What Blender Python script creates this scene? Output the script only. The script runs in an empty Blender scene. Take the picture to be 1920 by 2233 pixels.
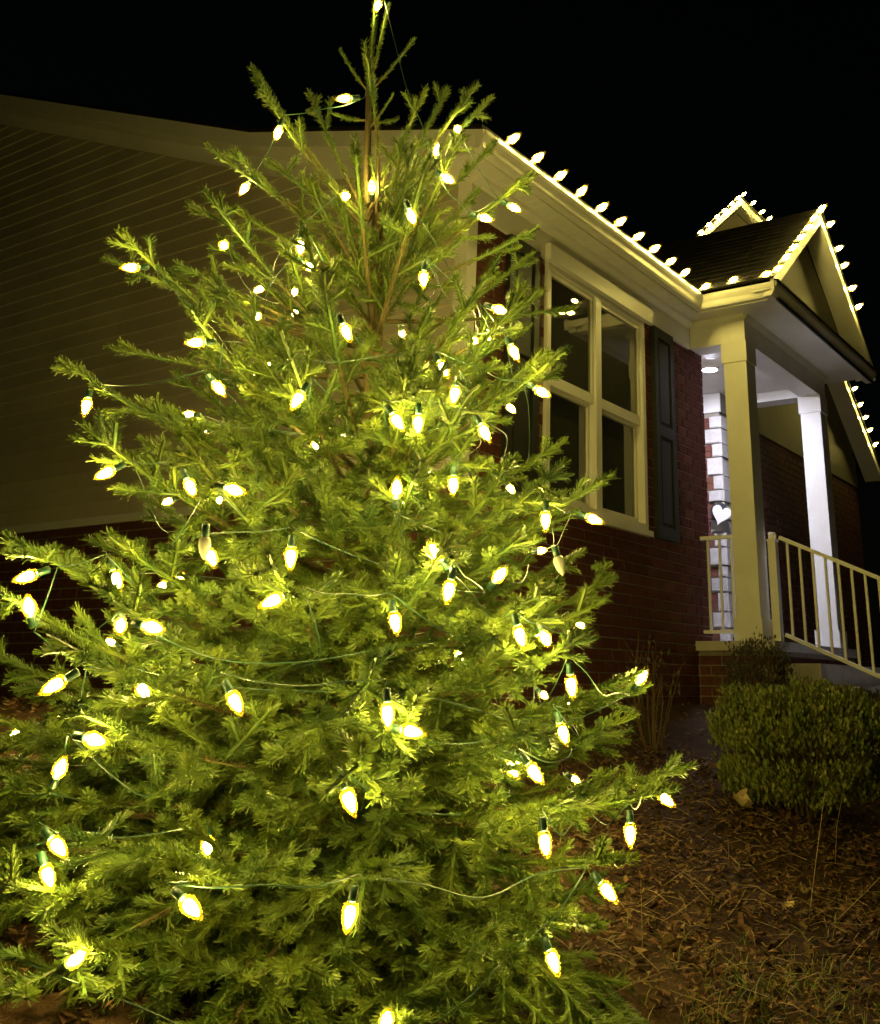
import bpy, math, random
import numpy as np
from mathutils import Matrix, Vector, Quaternion

random.seed(7); rng = np.random.default_rng(11)
SC = bpy.context.scene
COL = SC.collection

# ------------------------------------------------------------------ camera
# world: X along the front wall, Y along the gable wall, Z up, camera at the origin (eye height above sloping bed)
PP = np.array([1176.99, 693.41]); FL = 2204.82            # principal point / focal length for a 1920 px wide frame
R = np.array([[0.53668184, 0.2924233, 0.79149303],
              [-0.84366421, 0.1701161, 0.50920645],
              [0.01425812, -0.9410362, 0.33800529]])
cam = bpy.data.cameras.new('camera'); camo = bpy.data.objects.new('camera', cam); COL.objects.link(camo)
cam.sensor_fit = 'HORIZONTAL'; cam.sensor_width = 36.0; cam.lens = 36.0 * FL / 1920
cam.shift_x = (960 - PP[0]) / 1920; cam.shift_y = -(1116.5 - PP[1]) / 1920
cam.clip_start = 0.05; cam.clip_end = 500
M = Matrix.Identity(4)
for i in range(3):
    M[i][0] = R[i, 0]; M[i][1] = -R[i, 1]; M[i][2] = -R[i, 2]
camo.matrix_world = M
SC.camera = camo

# ------------------------------------------------------------------ night sky
w = bpy.data.worlds.new('World'); SC.world = w; w.use_nodes = True
nt = w.node_tree; nt.nodes.clear()
sky = nt.nodes.new('ShaderNodeTexSky'); sky.sky_type = 'NISHITA'; sky.sun_disc = False
sky.sun_elevation = math.radians(3); sky.sun_rotation = math.radians(200)
bg = nt.nodes.new('ShaderNodeBackground'); bg.inputs[1].default_value = 0.0006
ow = nt.nodes.new('ShaderNodeOutputWorld')
nt.links.new(sky.outputs[0], bg.inputs[0]); nt.links.new(bg.outputs[0], ow.inputs[0])

SC.view_settings.view_transform = 'Standard'; SC.view_settings.look = 'None'
SC.view_settings.exposure = 0.0; SC.view_settings.gamma = 1.0
SC.render.engine = 'CYCLES'
SC.cycles.use_denoising = True
SC.cycles.use_light_tree = True
SC.cycles.max_bounces = 6; SC.cycles.diffuse_bounces = 2; SC.cycles.glossy_bounces = 3
SC.cycles.transparent_max_bounces = 12
SC.cycles.sample_clamp_indirect = 6.0
SC.cycles.caustics_reflective = False; SC.cycles.caustics_refractive = False

BULB = 640.0                                                # radiance of a lit lamp
BULB_COL = (1.0, 0.79, 0.18)

# ------------------------------------------------------------------ helpers
def ray(px, py):
    v = R @ np.array([px - PP[0], py - PP[1], FL]); return v / np.linalg.norm(v)
S = 1920 / 1782.0
def r82(x, y): return ray(x * S, y * S)
def on_y(x, y, Y): r = ray(x, y); return r * Y / r[1]
def on_x(x, y, X): r = ray(x, y); return r * X / r[0]
def unit(v): v = np.asarray(v, float); return v / (np.linalg.norm(v) + 1e-12)
UP = np.array([0, 0, 1.0]); RIGHT = R[:, 0].copy(); FWD = R[:, 2].copy(); DOWN = R[:, 1].copy()

class MB:
    """collects geometry in world coordinates; build() links it as one mesh object"""
    def __init__(s): s.v = []; s.f = []; s.m = []; s.mi = 0
    def n(s): return len(s.v)
    def face(s, pts):
        b = s.n(); s.v.extend([tuple(p) for p in pts]); s.f.append(tuple(range(b, b + len(pts)))); s.m.append(s.mi); return s
    def hexa(s, p):   # 8 points: bottom 4 ccw, top 4 ccw
        b = s.n(); s.v.extend([tuple(q) for q in p])
        for q in ((3, 2, 1, 0), (4, 5, 6, 7), (0, 1, 5, 4), (1, 2, 6, 5), (2, 3, 7, 6), (3, 0, 4, 7)):
            s.f.append(tuple(b + k for k in q)); s.m.append(s.mi)
        return s
    def box(s, x0, x1, y0, y1, z0, z1):
        return s.hexa([(x0, y0, z0), (x1, y0, z0), (x1, y1, z0), (x0, y1, z0), (x0, y0, z1), (x1, y0, z1), (x1, y1, z1), (x0, y1, z1)])
    def prism(s, poly, d):  # polygon (3d points) extruded by vector d, capped
        k = len(poly); b = s.n(); d = np.asarray(d, float)
        s.v.extend([tuple(p) for p in poly]); s.v.extend([tuple(np.asarray(p, float) + d) for p in poly])
        s.f.append(tuple(range(b + k - 1, b - 1, -1))); s.f.append(tuple(range(b + k, b + 2 * k))); s.m += [s.mi] * 2
        for i in range(k):
            j = (i + 1) % k; s.f.append((b + i, b + j, b + k + j, b + k + i)); s.m.append(s.mi)
        return s
    def tube(s, pts, rad, seg=6, cap=True):
        pts = [np.asarray(p, float) for p in pts]; n = len(pts)
        rr = rad if hasattr(rad, '__len__') else [rad] * n
        b = s.n(); a = None
        for i, p in enumerate(pts):
            t = unit(pts[min(i + 1, n - 1)] - pts[max(i - 1, 0)])
            if a is None:
                a = unit(np.cross(t, (0.31, 0.2, 0.93) if abs(t[2]) < 0.9 else (1, 0, 0)))
            a = unit(a - t * np.dot(a, t)); c = np.cross(t, a)
            for k in range(seg):
                q = 2 * math.pi * k / seg
                s.v.append(tuple(p + rr[i] * (math.cos(q) * a + math.sin(q) * c)))
        for i in range(n - 1):
            for k in range(seg):
                k2 = (k + 1) % seg
                s.f.append((b + i * seg + k, b + i * seg + k2, b + (i + 1) * seg + k2, b + (i + 1) * seg + k)); s.m.append(s.mi)
        if cap:
            s.f.append(tuple(b + k for k in range(seg - 1, -1, -1))); s.m.append(s.mi)
            s.f.append(tuple(b + (n - 1) * seg + k for k in range(seg))); s.m.append(s.mi)
        return s
    def lathe(s, prof, seg=10, o=(0, 0, 0)):   # prof: (r, z), around local z
        b = s.n(); n = len(prof)
        for r_, z in prof:
            for k in range(seg):
                q = 2 * math.pi * k / seg; s.v.append((o[0] + r_ * math.cos(q), o[1] + r_ * math.sin(q), o[2] + z))
        for i in range(n - 1):
            for k in range(seg):
                k2 = (k + 1) % seg
                s.f.append((b + i * seg + k, b + i * seg + k2, b + (i + 1) * seg + k2, b + (i + 1) * seg + k)); s.m.append(s.mi)
        s.f.append(tuple(b + k for k in range(seg - 1, -1, -1))); s.m.append(s.mi)
        s.f.append(tuple(b + (n - 1) * seg + k for k in range(seg))); s.m.append(s.mi)
        return s
    def mesh(s, name, mats, off=(0, 0, 0), smooth=False):
        me = bpy.data.meshes.new(name); off = np.asarray(off, float)
        me.from_pydata([tuple(np.asarray(p) - off) for p in s.v], [], s.f)
        for m_ in (mats if isinstance(mats, (list, tuple)) else [mats]): me.materials.append(m_)
        if any(s.m): me.polygons.foreach_set('material_index', s.m)
        if smooth: me.polygons.foreach_set('use_smooth', [True] * len(s.f))
        me.update(); return me
    def build(s, name, mats, parent=None, smooth=False):
        off = base_of(parent)
        return link(name, s.mesh(name, mats, off, smooth), parent)

def base_of(p):
    if p is None: return np.zeros(3)
    b = np.zeros(3)
    while p is not None: b += np.array(p.location); p = p.parent
    return b
def link(name, me, parent=None, loc=None):
    o = bpy.data.objects.new(name, me); COL.objects.link(o)
    if parent is not None: o.parent = parent
    if loc is not None: o.location = Vector(np.asarray(loc, float) - base_of(parent))
    return o
def thing(name, loc, label, cat, group=None):
    o = bpy.data.objects.new(name, None); COL.objects.link(o); o.location = Vector(loc); o.empty_display_size = 0.1
    return tag(o, label, cat, group)
def tag(o, label=None, cat=None, group=None, kind=None):
    if label: o['label'] = label
    if cat: o['category'] = cat
    if group: o['group'] = group
    if kind: o['kind'] = kind
    return o
def tri_mesh(name, V, mat_, smooth=False):   # V: (n,3,3) triangles
    V = np.asarray(V, np.float32); n = len(V)
    me = bpy.data.meshes.new(name)
    me.vertices.add(n * 3); me.vertices.foreach_set('co', V.reshape(-1))
    me.loops.add(n * 3); me.loops.foreach_set('vertex_index', np.arange(n * 3, dtype=np.int32))
    me.polygons.add(n); me.polygons.foreach_set('loop_start', np.arange(0, n * 3, 3, dtype=np.int32))
    me.polygons.foreach_set('loop_total', np.full(n, 3, np.int32))
    me.materials.append(mat_); me.update(calc_edges=True); return me

# ------------------------------------------------------------------ materials
def mat(name, col, rough=0.6, spec=0.3, noise=None, col2=None, scale=8.0, bump=0.0, bscale=60.0, rand=0.0, metal=0.0, stretch=None, transl=0.0, island=0.0):
    m = bpy.data.materials.new(name); m.use_nodes = True; n = m.node_tree.nodes; l = m.node_tree.links; n.clear()
    out = n.new('ShaderNodeOutputMaterial'); p = n.new('ShaderNodeBsdfPrincipled')
    p.inputs['Roughness'].default_value = rough; p.inputs['Specular IOR Level'].default_value = spec; p.inputs['Metallic'].default_value = metal
    tc = n.new('ShaderNodeTexCoord'); geo = n.new('ShaderNodeNewGeometry')
    src = geo.outputs['Position']
    if stretch:
        mp = n.new('ShaderNodeMapping'); mp.inputs['Scale'].default_value = stretch; l.new(src, mp.inputs['Vector']); src = mp.outputs[0]
    c = None
    if col2 is not None:
        nz = n.new('ShaderNodeTexNoise'); nz.inputs['Scale'].default_value = scale; nz.inputs['Detail'].default_value = 5; nz.inputs['Roughness'].default_value = 0.62
        l.new(src, nz.inputs['Vector'])
        rp = n.new('ShaderNodeMapRange'); rp.inputs[1].default_value = 0.32; rp.inputs[2].default_value = 0.68; l.new(nz.outputs[0], rp.inputs[0])
        mx = n.new('ShaderNodeMix'); mx.data_type = 'RGBA'; mx.inputs[6].default_value = (*col, 1); mx.inputs[7].default_value = (*col2, 1)
        l.new(rp.outputs[0], mx.inputs[0]); c = mx.outputs[2]
    if rand or island:
        hs = n.new('ShaderNodeHueSaturation')
        if rand:
            oi = n.new('ShaderNodeObjectInfo'); rs = oi.outputs['Random']
        else:
            rs = geo.outputs['Random Per Island']
        a = max(rand, island)
        r1 = n.new('ShaderNodeMapRange'); r1.inputs[3].default_value = 1 - a; r1.inputs[4].default_value = 1 + a; l.new(rs, r1.inputs[0]); l.new(r1.outputs[0], hs.inputs['Value'])
        ml = n.new('ShaderNodeMath'); ml.operation = 'MULTIPLY'; ml.inputs[1].default_value = 7.31; l.new(rs, ml.inputs[0])
        fr = n.new('ShaderNodeMath'); fr.operation = 'FRACT'; l.new(ml.outputs[0], fr.inputs[0])
        r2 = n.new('ShaderNodeMapRange'); r2.inputs[3].default_value = 0.5 - a * 0.06; r2.inputs[4].default_value = 0.5 + a * 0.06; l.new(fr.outputs[0], r2.inputs[0]); l.new(r2.outputs[0], hs.inputs['Hue'])
        if c is not None: l.new(c, hs.inputs['Color'])
        else: hs.inputs['Color'].default_value = (*col, 1)
        c = hs.outputs[0]
    if c is not None: l.new(c, p.inputs['Base Color'])
    else: p.inputs['Base Color'].default_value = (*col, 1)
    if bump:
        nb = n.new('ShaderNodeTexNoise'); nb.inputs['Scale'].default_value = bscale; nb.inputs['Detail'].default_value = 4; l.new(src, nb.inputs['Vector'])
        bp = n.new('ShaderNodeBump'); bp.inputs['Strength'].default_value = bump; bp.inputs['Distance'].default_value = 0.01; l.new(nb.outputs[0], bp.inputs['Height']); l.new(bp.outputs[0], p.inputs['Normal'])
    sh = p.outputs[0]
    if transl:
        tr = n.new('ShaderNodeBsdfTranslucent')
        if c is not None: l.new(c, tr.inputs[0])
        else: tr.inputs[0].default_value = (*col, 1)
        ms = n.new('ShaderNodeMixShader'); ms.inputs[0].default_value = transl; l.new(sh, ms.inputs[1]); l.new(tr.outputs[0], ms.inputs[2]); sh = ms.outputs[0]
    l.new(sh, out.inputs[0]); return m

def emit(name, col, st):
    m = bpy.data.materials.new(name); m.use_nodes = True; n = m.node_tree.nodes; n.clear()
    e = n.new('ShaderNodeEmission'); e.inputs[0].default_value = (*col, 1); e.inputs[1].default_value = st
    o = n.new('ShaderNodeOutputMaterial'); m.node_tree.links.new(e.outputs[0], o.inputs[0]); return m
def glass(name):
    m = bpy.data.materials.new(name); m.use_nodes = True; n = m.node_tree.nodes; l = m.node_tree.links; n.clear()
    o = n.new('ShaderNodeOutputMaterial'); t = n.new('ShaderNodeBsdfTransparent'); t.inputs[0].default_value = (0.72, 0.76, 0.72, 1)
    g = n.new('ShaderNodeBsdfGlossy'); g.inputs['Roughness'].default_value = 0.012; g.inputs[0].default_value = (1, 1, 1, 1)
    f = n.new('ShaderNodeFresnel'); f.inputs[0].default_value = 1.62
    ml = n.new('ShaderNodeMath'); ml.operation = 'MULTIPLY'; ml.inputs[1].default_value = 1.5; ml.use_clamp = True; l.new(f.outputs[0], ml.inputs[0])
    ms = n.new('ShaderNodeMixShader'); l.new(ml.outputs[0], ms.inputs[0]); l.new(t.outputs[0], ms.inputs[1]); l.new(g.outputs[0], ms.inputs[2])
    df = n.new('ShaderNodeBsdfDiffuse'); df.inputs[0].default_value = (0.55, 0.56, 0.48, 1); m2 = n.new('ShaderNodeMixShader'); m2.inputs[0].default_value = 0.07  # pale diffuse film imitates veiling glare on the panes
    l.new(ms.outputs[0], m2.inputs[1]); l.new(df.outputs[0], m2.inputs[2]); l.new(m2.outputs[0], o.inputs[0]); return m

m_white = mat('white_trim_paint', (0.74, 0.73, 0.70), 0.42, 0.4, col2=(0.66, 0.64, 0.59), scale=3.0, bump=0.05, bscale=40)
m_gutter = mat('gutter_enamel', (0.76, 0.75, 0.71), 0.30, 0.5, col2=(0.68, 0.66, 0.60), scale=2.5)
m_siding = mat('vinyl_siding', (0.58, 0.53, 0.43), 0.5, 0.35, col2=(0.46, 0.41, 0.32), scale=1.3, bump=0.25, bscale=7, rand=0.08)
m_brick = mat('red_brick', (0.155, 0.055, 0.036), 0.85, 0.15, col2=(0.090, 0.034, 0.026), scale=22, bump=0.5, bscale=120, rand=0.22)
m_mortar = mat('mortar', (0.30, 0.26, 0.21), 0.95, 0.1, col2=(0.22, 0.19, 0.15), scale=14, bump=0.4, bscale=150)
m_taupe = mat('taupe_siding', (0.17, 0.155, 0.125), 0.6, 0.25, col2=(0.13, 0.12, 0.095), scale=2.5, bump=0.1, bscale=20)
m_shutter = mat('shutter_paint', (0.014, 0.017, 0.014), 0.55, 0.25, col2=(0.019, 0.022, 0.018), scale=6)
m_shingle = mat('asphalt_shingle', (0.016, 0.014, 0.012), 0.9, 0.10, col2=(0.009, 0.008, 0.007), scale=60, bump=0.5, bscale=260, island=0.35)
m_dark = mat('dark_interior', (0.42, 0.41, 0.36), 0.9, 0.1)
m_curtain = mat('curtain_cloth', (0.45, 0.44, 0.38), 0.9, 0.1, col2=(0.36, 0.35, 0.30), scale=4)
m_stone = mat('quoin_stone', (0.46, 0.44, 0.42), 0.85, 0.15, col2=(0.34, 0.32, 0.30), scale=9, bump=0.6, bscale=30, rand=0.12)
m_concrete = mat('concrete', (0.46, 0.44, 0.41), 0.9, 0.15, col2=(0.36, 0.34, 0.31), scale=6, bump=0.3, bscale=80)
m_soil = mat('mulch_soil', (0.060, 0.034, 0.018), 0.95, 0.1, col2=(0.028, 0.016, 0.009), scale=9, bump=1.0, bscale=70)
m_litter = mat('dead_leaves', (0.15, 0.085, 0.038), 0.75, 0.2, col2=(0.085, 0.048, 0.022), scale=30, island=0.55, transl=0.15)
m_chip = mat('bark_chip', (0.085, 0.050, 0.028), 0.9, 0.1, col2=(0.045, 0.027, 0.016), scale=40, island=0.5)
m_paleleaf = mat('pale_leaf', (0.46, 0.36, 0.18), 0.7, 0.2, col2=(0.38, 0.28, 0.13), scale=40, transl=0.2)
m_straw = mat('dry_straw', (0.26, 0.19, 0.10), 0.75, 0.2, col2=(0.17, 0.12, 0.06), scale=20, transl=0.1)
m_bark = mat('spruce_bark', (0.105, 0.080, 0.034), 0.9, 0.15, col2=(0.060, 0.045, 0.020), scale=30, bump=0.6, bscale=140)
m_needle = mat('spruce_needles', (0.112, 0.147, 0.018), 0.55, 0.25, col2=(0.044, 0.082, 0.017), scale=9, island=0.30, transl=0.22)
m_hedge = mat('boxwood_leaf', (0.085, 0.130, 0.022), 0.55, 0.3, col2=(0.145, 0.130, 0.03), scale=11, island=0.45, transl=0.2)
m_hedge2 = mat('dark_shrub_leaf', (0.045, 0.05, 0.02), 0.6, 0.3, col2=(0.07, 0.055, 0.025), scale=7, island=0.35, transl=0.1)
m_twig = mat('shrub_twig', (0.10, 0.07, 0.04), 0.9, 0.1)
m_wire = mat('green_wire', (0.014, 0.042, 0.024), 0.38, 0.5)
m_socket = mat('green_socket', (0.012, 0.045, 0.026), 0.4, 0.5)
m_wireW = mat('white_wire', (0.55, 0.53, 0.45), 0.5, 0.4)
m_glass = glass('window_glass')
m_bulb = emit('warm_white_core', BULB_COL, BULB)
m_bulb_roof = emit('warm_white_roof_lamp', BULB_COL, BULB * 0.46)
m_porch = emit('porch_lamp', (0.82, 0.82, 1.0), 1900.0)
def lens(name, col, fac):
    m = bpy.data.materials.new(name); m.use_nodes = True; n = m.node_tree.nodes; l = m.node_tree.links; n.clear()
    o = n.new('ShaderNodeOutputMaterial'); t = n.new('ShaderNodeBsdfTransparent'); t.inputs[0].default_value = (1, 0.985, 0.95, 1)
    d = n.new('ShaderNodeBsdfTranslucent'); d.inputs[0].default_value = (*col, 1)
    g = n.new('ShaderNodeBsdfGlossy'); g.inputs['Roughness'].default_value = 0.15
    a = n.new('ShaderNodeAddShader'); l.new(d.outputs[0], a.inputs[0]); l.new(g.outputs[0], a.inputs[1])
    ms = n.new('ShaderNodeMixShader'); ms.inputs[0].default_value = fac; l.new(t.outputs[0], ms.inputs[1]); l.new(d.outputs[0], ms.inputs[2]); l.new(ms.outputs[0], o.inputs[0]); return m
m_halo_lens = lens('amber_halo_lens', (1.0, 0.70, 0.05), 0.018)  # amber shell colour imitates the yellow halo round a lit bulb
m_clear = mat('unlit_lamp', (0.55, 0.55, 0.5), 0.2, 0.5, transl=0.5)
m_black = mat('black_iron', (0.015, 0.015, 0.015), 0.5, 0.4)
m_heart = mat('heart_paint', (0.62, 0.61, 0.58), 0.5, 0.3)

# ------------------------------------------------------------------ ground
def gz(x, y):
    y = np.asarray(y, float); x = np.asarray(x, float)
    yy = np.clip(y, -1.0, 3.6)
    z = -1.25 + 0.30 * yy
    z = z + 0.03 * np.sin(x * 1.7 + 0.6) * np.cos(y * 2.1) + 0.015 * np.sin(x * 5.1 + y * 3.3)
    return z
xs = np.concatenate([np.linspace(-90, -4, 12), np.linspace(-3, 20, 140), np.linspace(22, 110, 12)])
ys = np.concatenate([np.linspace(-90, -4, 12), np.linspace(-3, 6, 90), np.linspace(8, 110, 12)])
GX, GY = np.meshgrid(xs, ys); GZ = gz(GX, GY) + np.where((np.abs(GX - 5) < 8) & (np.abs(GY - 2) < 4), rng.normal(0, 0.012, GX.shape), 0)
gv = np.stack([GX, GY, GZ], -1).reshape(-1, 3); nx = len(xs)
gf = [(j * nx + i, j * nx + i + 1, (j + 1) * nx + i + 1, (j + 1) * nx + i) for j in range(len(ys) - 1) for i in range(nx - 1)]
gm = bpy.data.meshes.new('ground'); gm.from_pydata(gv.tolist(), [], gf); gm.materials.append(m_soil)
gm.polygons.foreach_set('use_smooth', [True] * len(gf)); gm.update()
tag(link('ground', gm), kind='structure')

# ------------------------------------------------------------------ the house
XW, YW, YG = 4.90, 3.72, 3.35
XC = 8.69                                   # where the brick front wall turns into the porch
house = thing('brick_house', (XW, YW, -0.3), 'single-storey red brick house with beige siding gable, white trim and lit columned porch', 'house')

# front wall core (mortar) around the window opening
WX0, WX1, WZ0, WZ1 = 5.86, 7.43, 1.15, 2.96
fw = MB(); d0, d1 = YW + 0.010, YW + 0.22
fw.box(XW + 0.012, WX0, d0, d1, -0.5, 3.20); fw.box(WX1, XC - 0.012, d0, d1, -0.5, 3.20)
fw.box(WX0, WX1, d0, d1, -0.5, WZ0); fw.box(WX0, WX1, d0, d1, WZ1, 3.20)
front_wall = fw.build('front_wall', m_mortar, house)
# wainscot of brick on the gable side, siding above
ZB = 1.14
sw = MB(); sw.box(XW + 0.010, XW + 0.22, YW + 0.23, 12.0, -0.5, ZB - 0.01)
side_wall = sw.build('side_wall', m_mortar, house)
rw = MB(); rw.box(XC - 0.012 - 0.2, XC - 0.010, YW + 0.225, 5.2, 0.2, 3.20)
porch_return = rw.build('porch_side_wall', m_mortar, house)

# bricks
CH, BL, BH, BD = 0.0813, 0.2037, 0.0713, 0.09
def brick_mesh(L, name='brick'):
    b = MB(); e = 0.004; h = BH
    b.hexa([(0, 0, 0), (L, 0, 0), (L, BD, 0), (0, BD, 0), (0, 0, h), (L, 0, h), (L, BD, h), (0, BD, h)])
    # small chamfer on the outer face
    v = b.v
    b2 = MB()
    b2.hexa([(0, e, 0), (L, e, 0), (L, BD, 0), (0, BD, 0), (0, e, h), (L, e, h), (L, BD, h), (0, BD, h)])
    k = b2.n(); b2.v.extend([(e, 0, e), (L - e, 0, e), (L - e, 0, h - e), (e, 0, h - e)])
    b2.f.pop(2); b2.m.pop()
    b2.f += [(k, k + 1, k + 2, k + 3), (0, 1, k + 1, k), (1, 5, k + 2, k + 1), (5, 4, k + 3, k + 2), (4, 0, k, k + 3)]; b2.m += [0] * 5
    return b2.mesh(name, m_brick)
BM = {}
def bm_for(L):
    k = round(L, 3)
    if k not in BM: BM[k] = brick_mesh(k)
    return BM[k]
cands = []
def course_run(x0, x1, z, offs, tf):
    x = x0 - offs
    while x < x1 - 0.01:
        a = max(x, x0); e = min(x + BL - 0.010, x1)
        if e - a > 0.035: cands.append((a, e - a, z, tf))
        x += BL
def T_front(a, L, z):      # -> location, rot
    return (a, YW + rng.normal(0, 0.0016), z), 0.0
def T_side(a, L, z):       # run along Y on the gable side, outer face towards -X
    return (XW + rng.normal(0, 0.0016), a + L, z), -math.pi / 2
z = -0.42; row = 0
while z < 2.93:
    o = 0 if row % 2 == 0 else BL / 2
    if z + BH < WZ0 - 0.02 or z > WZ1 - 0.03:
        course_run(XW, XC, z, o, 'F')
    else:
        course_run(XW, WX0 - 0.012, z, o, 'F'); course_run(WX1 + 0.012, XC, z, (o + 0.06) % BL, 'F')
    z += CH; row += 1
z = -0.42; row = 0
while z < ZB - BH:
    course_run(YW + BD + 0.012, 8.6, z, BL / 2 if row % 2 == 0 else 0, 'S'); z += CH; row += 1
def vis_score(c):
    a, L, z, tf = c
    if tf == 'F':
        s = 3.0 / (a + 0.1)
        if 0.0 < z: s += 1
        if 5.2 < a + L / 2 < 5.0: s = 0
        if a > 7.4: s += 1.5
        if 5.05 < a < 5.9 and z > 1.5: s += 1.6
        if z < -0.1: s -= 1.5
        return s
    return 1.15 if (a > 5.0 and a < 8.0 and z > 0.55) else 0.1
cands.sort(key=vis_score, reverse=True)
def place_brick(c):
    a, L, z, tf = c
    loc, rz = T_front(a, L, z) if tf == 'F' else T_side(a, L, z)
    o = link('brick', bm_for(L), front_wall if tf == 'F' else side_wall, loc); o.rotation_euler.z = rz
nF = nS = 0; rest = {'F': MB(), 'S': MB()}
for c in cands:
    if c[3] == 'F' and nF < 215: place_brick(c); nF += 1
    elif c[3] == 'S' and nS < 80: place_brick(c); nS += 1
    else:
        a, L, z, tf = c; b = rest[tf]; q = rng.normal(0, 0.0016)
        if tf == 'F': b.box(a, a + L, YW + q, YW + BD, z, z + BH)
        else: b.box(XW + q, XW + BD, a, a + L, z, z + BH)
tag(rest['F'].build('brickwork', m_brick, front_wall), kind='stuff')
tag(rest['S'].build('brickwork', m_brick, side_wall), kind='stuff')

# siding courses on the gable wall, clipped by the rake
def rake(y):                                  # underside of the rake at the wall
    return np.interp(y, [3.30, 3.48, 5.63, 16.0], [3.30, 3.30, 3.905, 8.20])
def rake_y(z):                                # y where a board at height z meets the rake trim
    ys_ = np.linspace(3.3, 12.0, 400); return float(np.interp(z, rake(ys_) - 0.10, ys_))
z = ZB + 0.03; EXP = 0.127
gs = MB(); gs.prism([(XW + 0.03, YW + 0.1, ZB), (XW + 0.03, 11.6, ZB), (XW + 0.03, 11.6, rake(11.6) - 0.03), (XW + 0.03, 5.63, rake(5.63) - 0.03), (XW + 0.03, YW + 0.1, rake(YW + 0.1) - 0.03)], (0.15, 0, 0))
gable = gs.build('gable_wall', m_siding, house)
while z < 6.0:
    y0 = YW + 0.09 if z + EXP < rake(YW + 0.2) - 0.1 else rake_y(z + EXP * 0.5)
    y1 = 11.5
    if y0 < y1 - 0.2:
        b = MB(); h = EXP
        yb = y0; yt = y0 if y0 < YW + 0.1 else min(y0 + h / 0.40 * 0.5, y1)
        # double-profile lap: lower edge proud, small return underneath
        P = lambda x, y, zz: (x, y, zz)
        b.hexa([P(XW - 0.010, yb, z), P(XW - 0.010, y1, z), P(XW + 0.012, y1, z), P(XW + 0.012, yb, z),
                P(XW + 0.006, yt, z + h), P(XW + 0.006, y1, z + h), P(XW + 0.016, y1, z + h), P(XW + 0.016, yt, z + h)])
        b.build('siding_board', m_siding, gable)
    z += EXP
MB().box(XW - 0.018, XW + 0.03, YW + 0.09, 11.5, ZB - 0.035, ZB + 0.028).build('starter_trim', m_white, gable)
MB().box(XW - 0.022, XW + 0.08, YW - 0.012, YW + 0.088, ZB - 0.03, 3.20).build('corner_board', m_white, gable)
# brick corner below the corner board is the wall itself

# ---------------------------------------------------------------- main roof, gutter, soffit
XG0 = 4.56                                    # rake edge of the roof on the gable side
XI = 7.925                                    # inner corner with the porch return
roof = MB()
prof = [(YG + 0.03, 3.315), (5.63, 3.965), (10.6, 6.02)]
for (ya, za), (yb, zb) in zip(prof, prof[1:]):
    roof.hexa([(XG0 - 0.015, ya, za), (10.9, ya, za), (10.9, yb, zb), (XG0 - 0.015, yb, zb),
               (XG0 - 0.015, ya, za + 0.025), (10.9, ya, za + 0.025), (10.9, yb, zb + 0.025), (XG0 - 0.015, yb, zb + 0.025)])
roof.box(XG0, 10.9, 10.6, 10.7, 4.0, 6.02)
roof.build('roof', m_shingle, house)
# rake fascia + rake soffit along the gable
rf = MB()
for (ya, za), (yb, zb) in zip(prof, prof[1:]):
    rf.hexa([(XG0, ya, za - 0.13), (XG0 + 0.025, ya, za - 0.13), (XG0 + 0.025, yb, zb - 0.13), (XG0, yb, zb - 0.13),
             (XG0, ya, za - 0.004), (XG0 + 0.025, ya, za - 0.004), (XG0 + 0.025, yb, zb - 0.004), (XG0, yb, zb - 0.004)])
rf.build('rake_fascia', m_white, house)
rs = MB()
for (ya, za), (yb, zb) in zip(prof, prof[1:]):
    ya2 = max(ya, 3.75) if ya < 3.75 else ya; za2 = za + (zb - za) * (ya2 - ya) / (yb - ya)
    rs.hexa([(XG0 + 0.026, ya2, za2 - 0.10), (XW + 0.02, ya2, za2 - 0.10), (XW + 0.02, yb, zb - 0.10), (XG0 + 0.026, yb, zb - 0.10),
             (XG0 + 0.026, ya2, za2 - 0.085), (XW + 0.02, ya2, za2 - 0.085), (XW + 0.02, yb, zb - 0.085), (XG0 + 0.026, yb, zb - 0.085)])
rs.build('rake_soffit', m_white, house)
fz = MB()
for (ya, za), (yb, zb) in zip(prof, prof[1:]):
    ya2 = max(ya, 3.75) if ya < 3.75 else ya; za2 = za + (zb - za) * (ya2 - ya) / (yb - ya)
    fz.hexa([(XW - 0.02, ya2, za2 - 0.24), (XW + 0.02, ya2, za2 - 0.24), (XW + 0.02, yb, zb - 0.24), (XW - 0.02, yb, zb - 0.24),
             (XW - 0.02, ya2, za2 - 0.101), (XW + 0.02, ya2, za2 - 0.101), (XW + 0.02, yb, zb - 0.101), (XW - 0.02, yb, zb - 0.101)])
fz.build('rake_frieze', m_white, house)
# boxed cornice return at the corner
MB().prism([(XG0 + 0.03, 3.42, 3.185), (XG0 + 0.03, YW + 0.16, 3.185), (XG0 + 0.03, YW + 0.16, 3.36), (XG0 + 0.03, 3.42, 3.29)], (XW - 0.03 - XG0, 0, 0)).build('cornice_return', m_white, house)
# gutter profile: (outward offset from back, z)
GP = [(0.0, 3.185), (0.055, 3.180), (0.068, 3.196), (0.078, 3.228), (0.098, 3.250), (0.108, 3.268), (0.108, 3.293), (0.096, 3.297), (0.093, 3.285), (0.086, 3.262), (0.058, 3.215), (0.052, 3.196), (0.006, 3.198), (0.006, 3.29), (0.0, 3.29)]
g = MB(); yb = YG + 0.108
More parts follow.
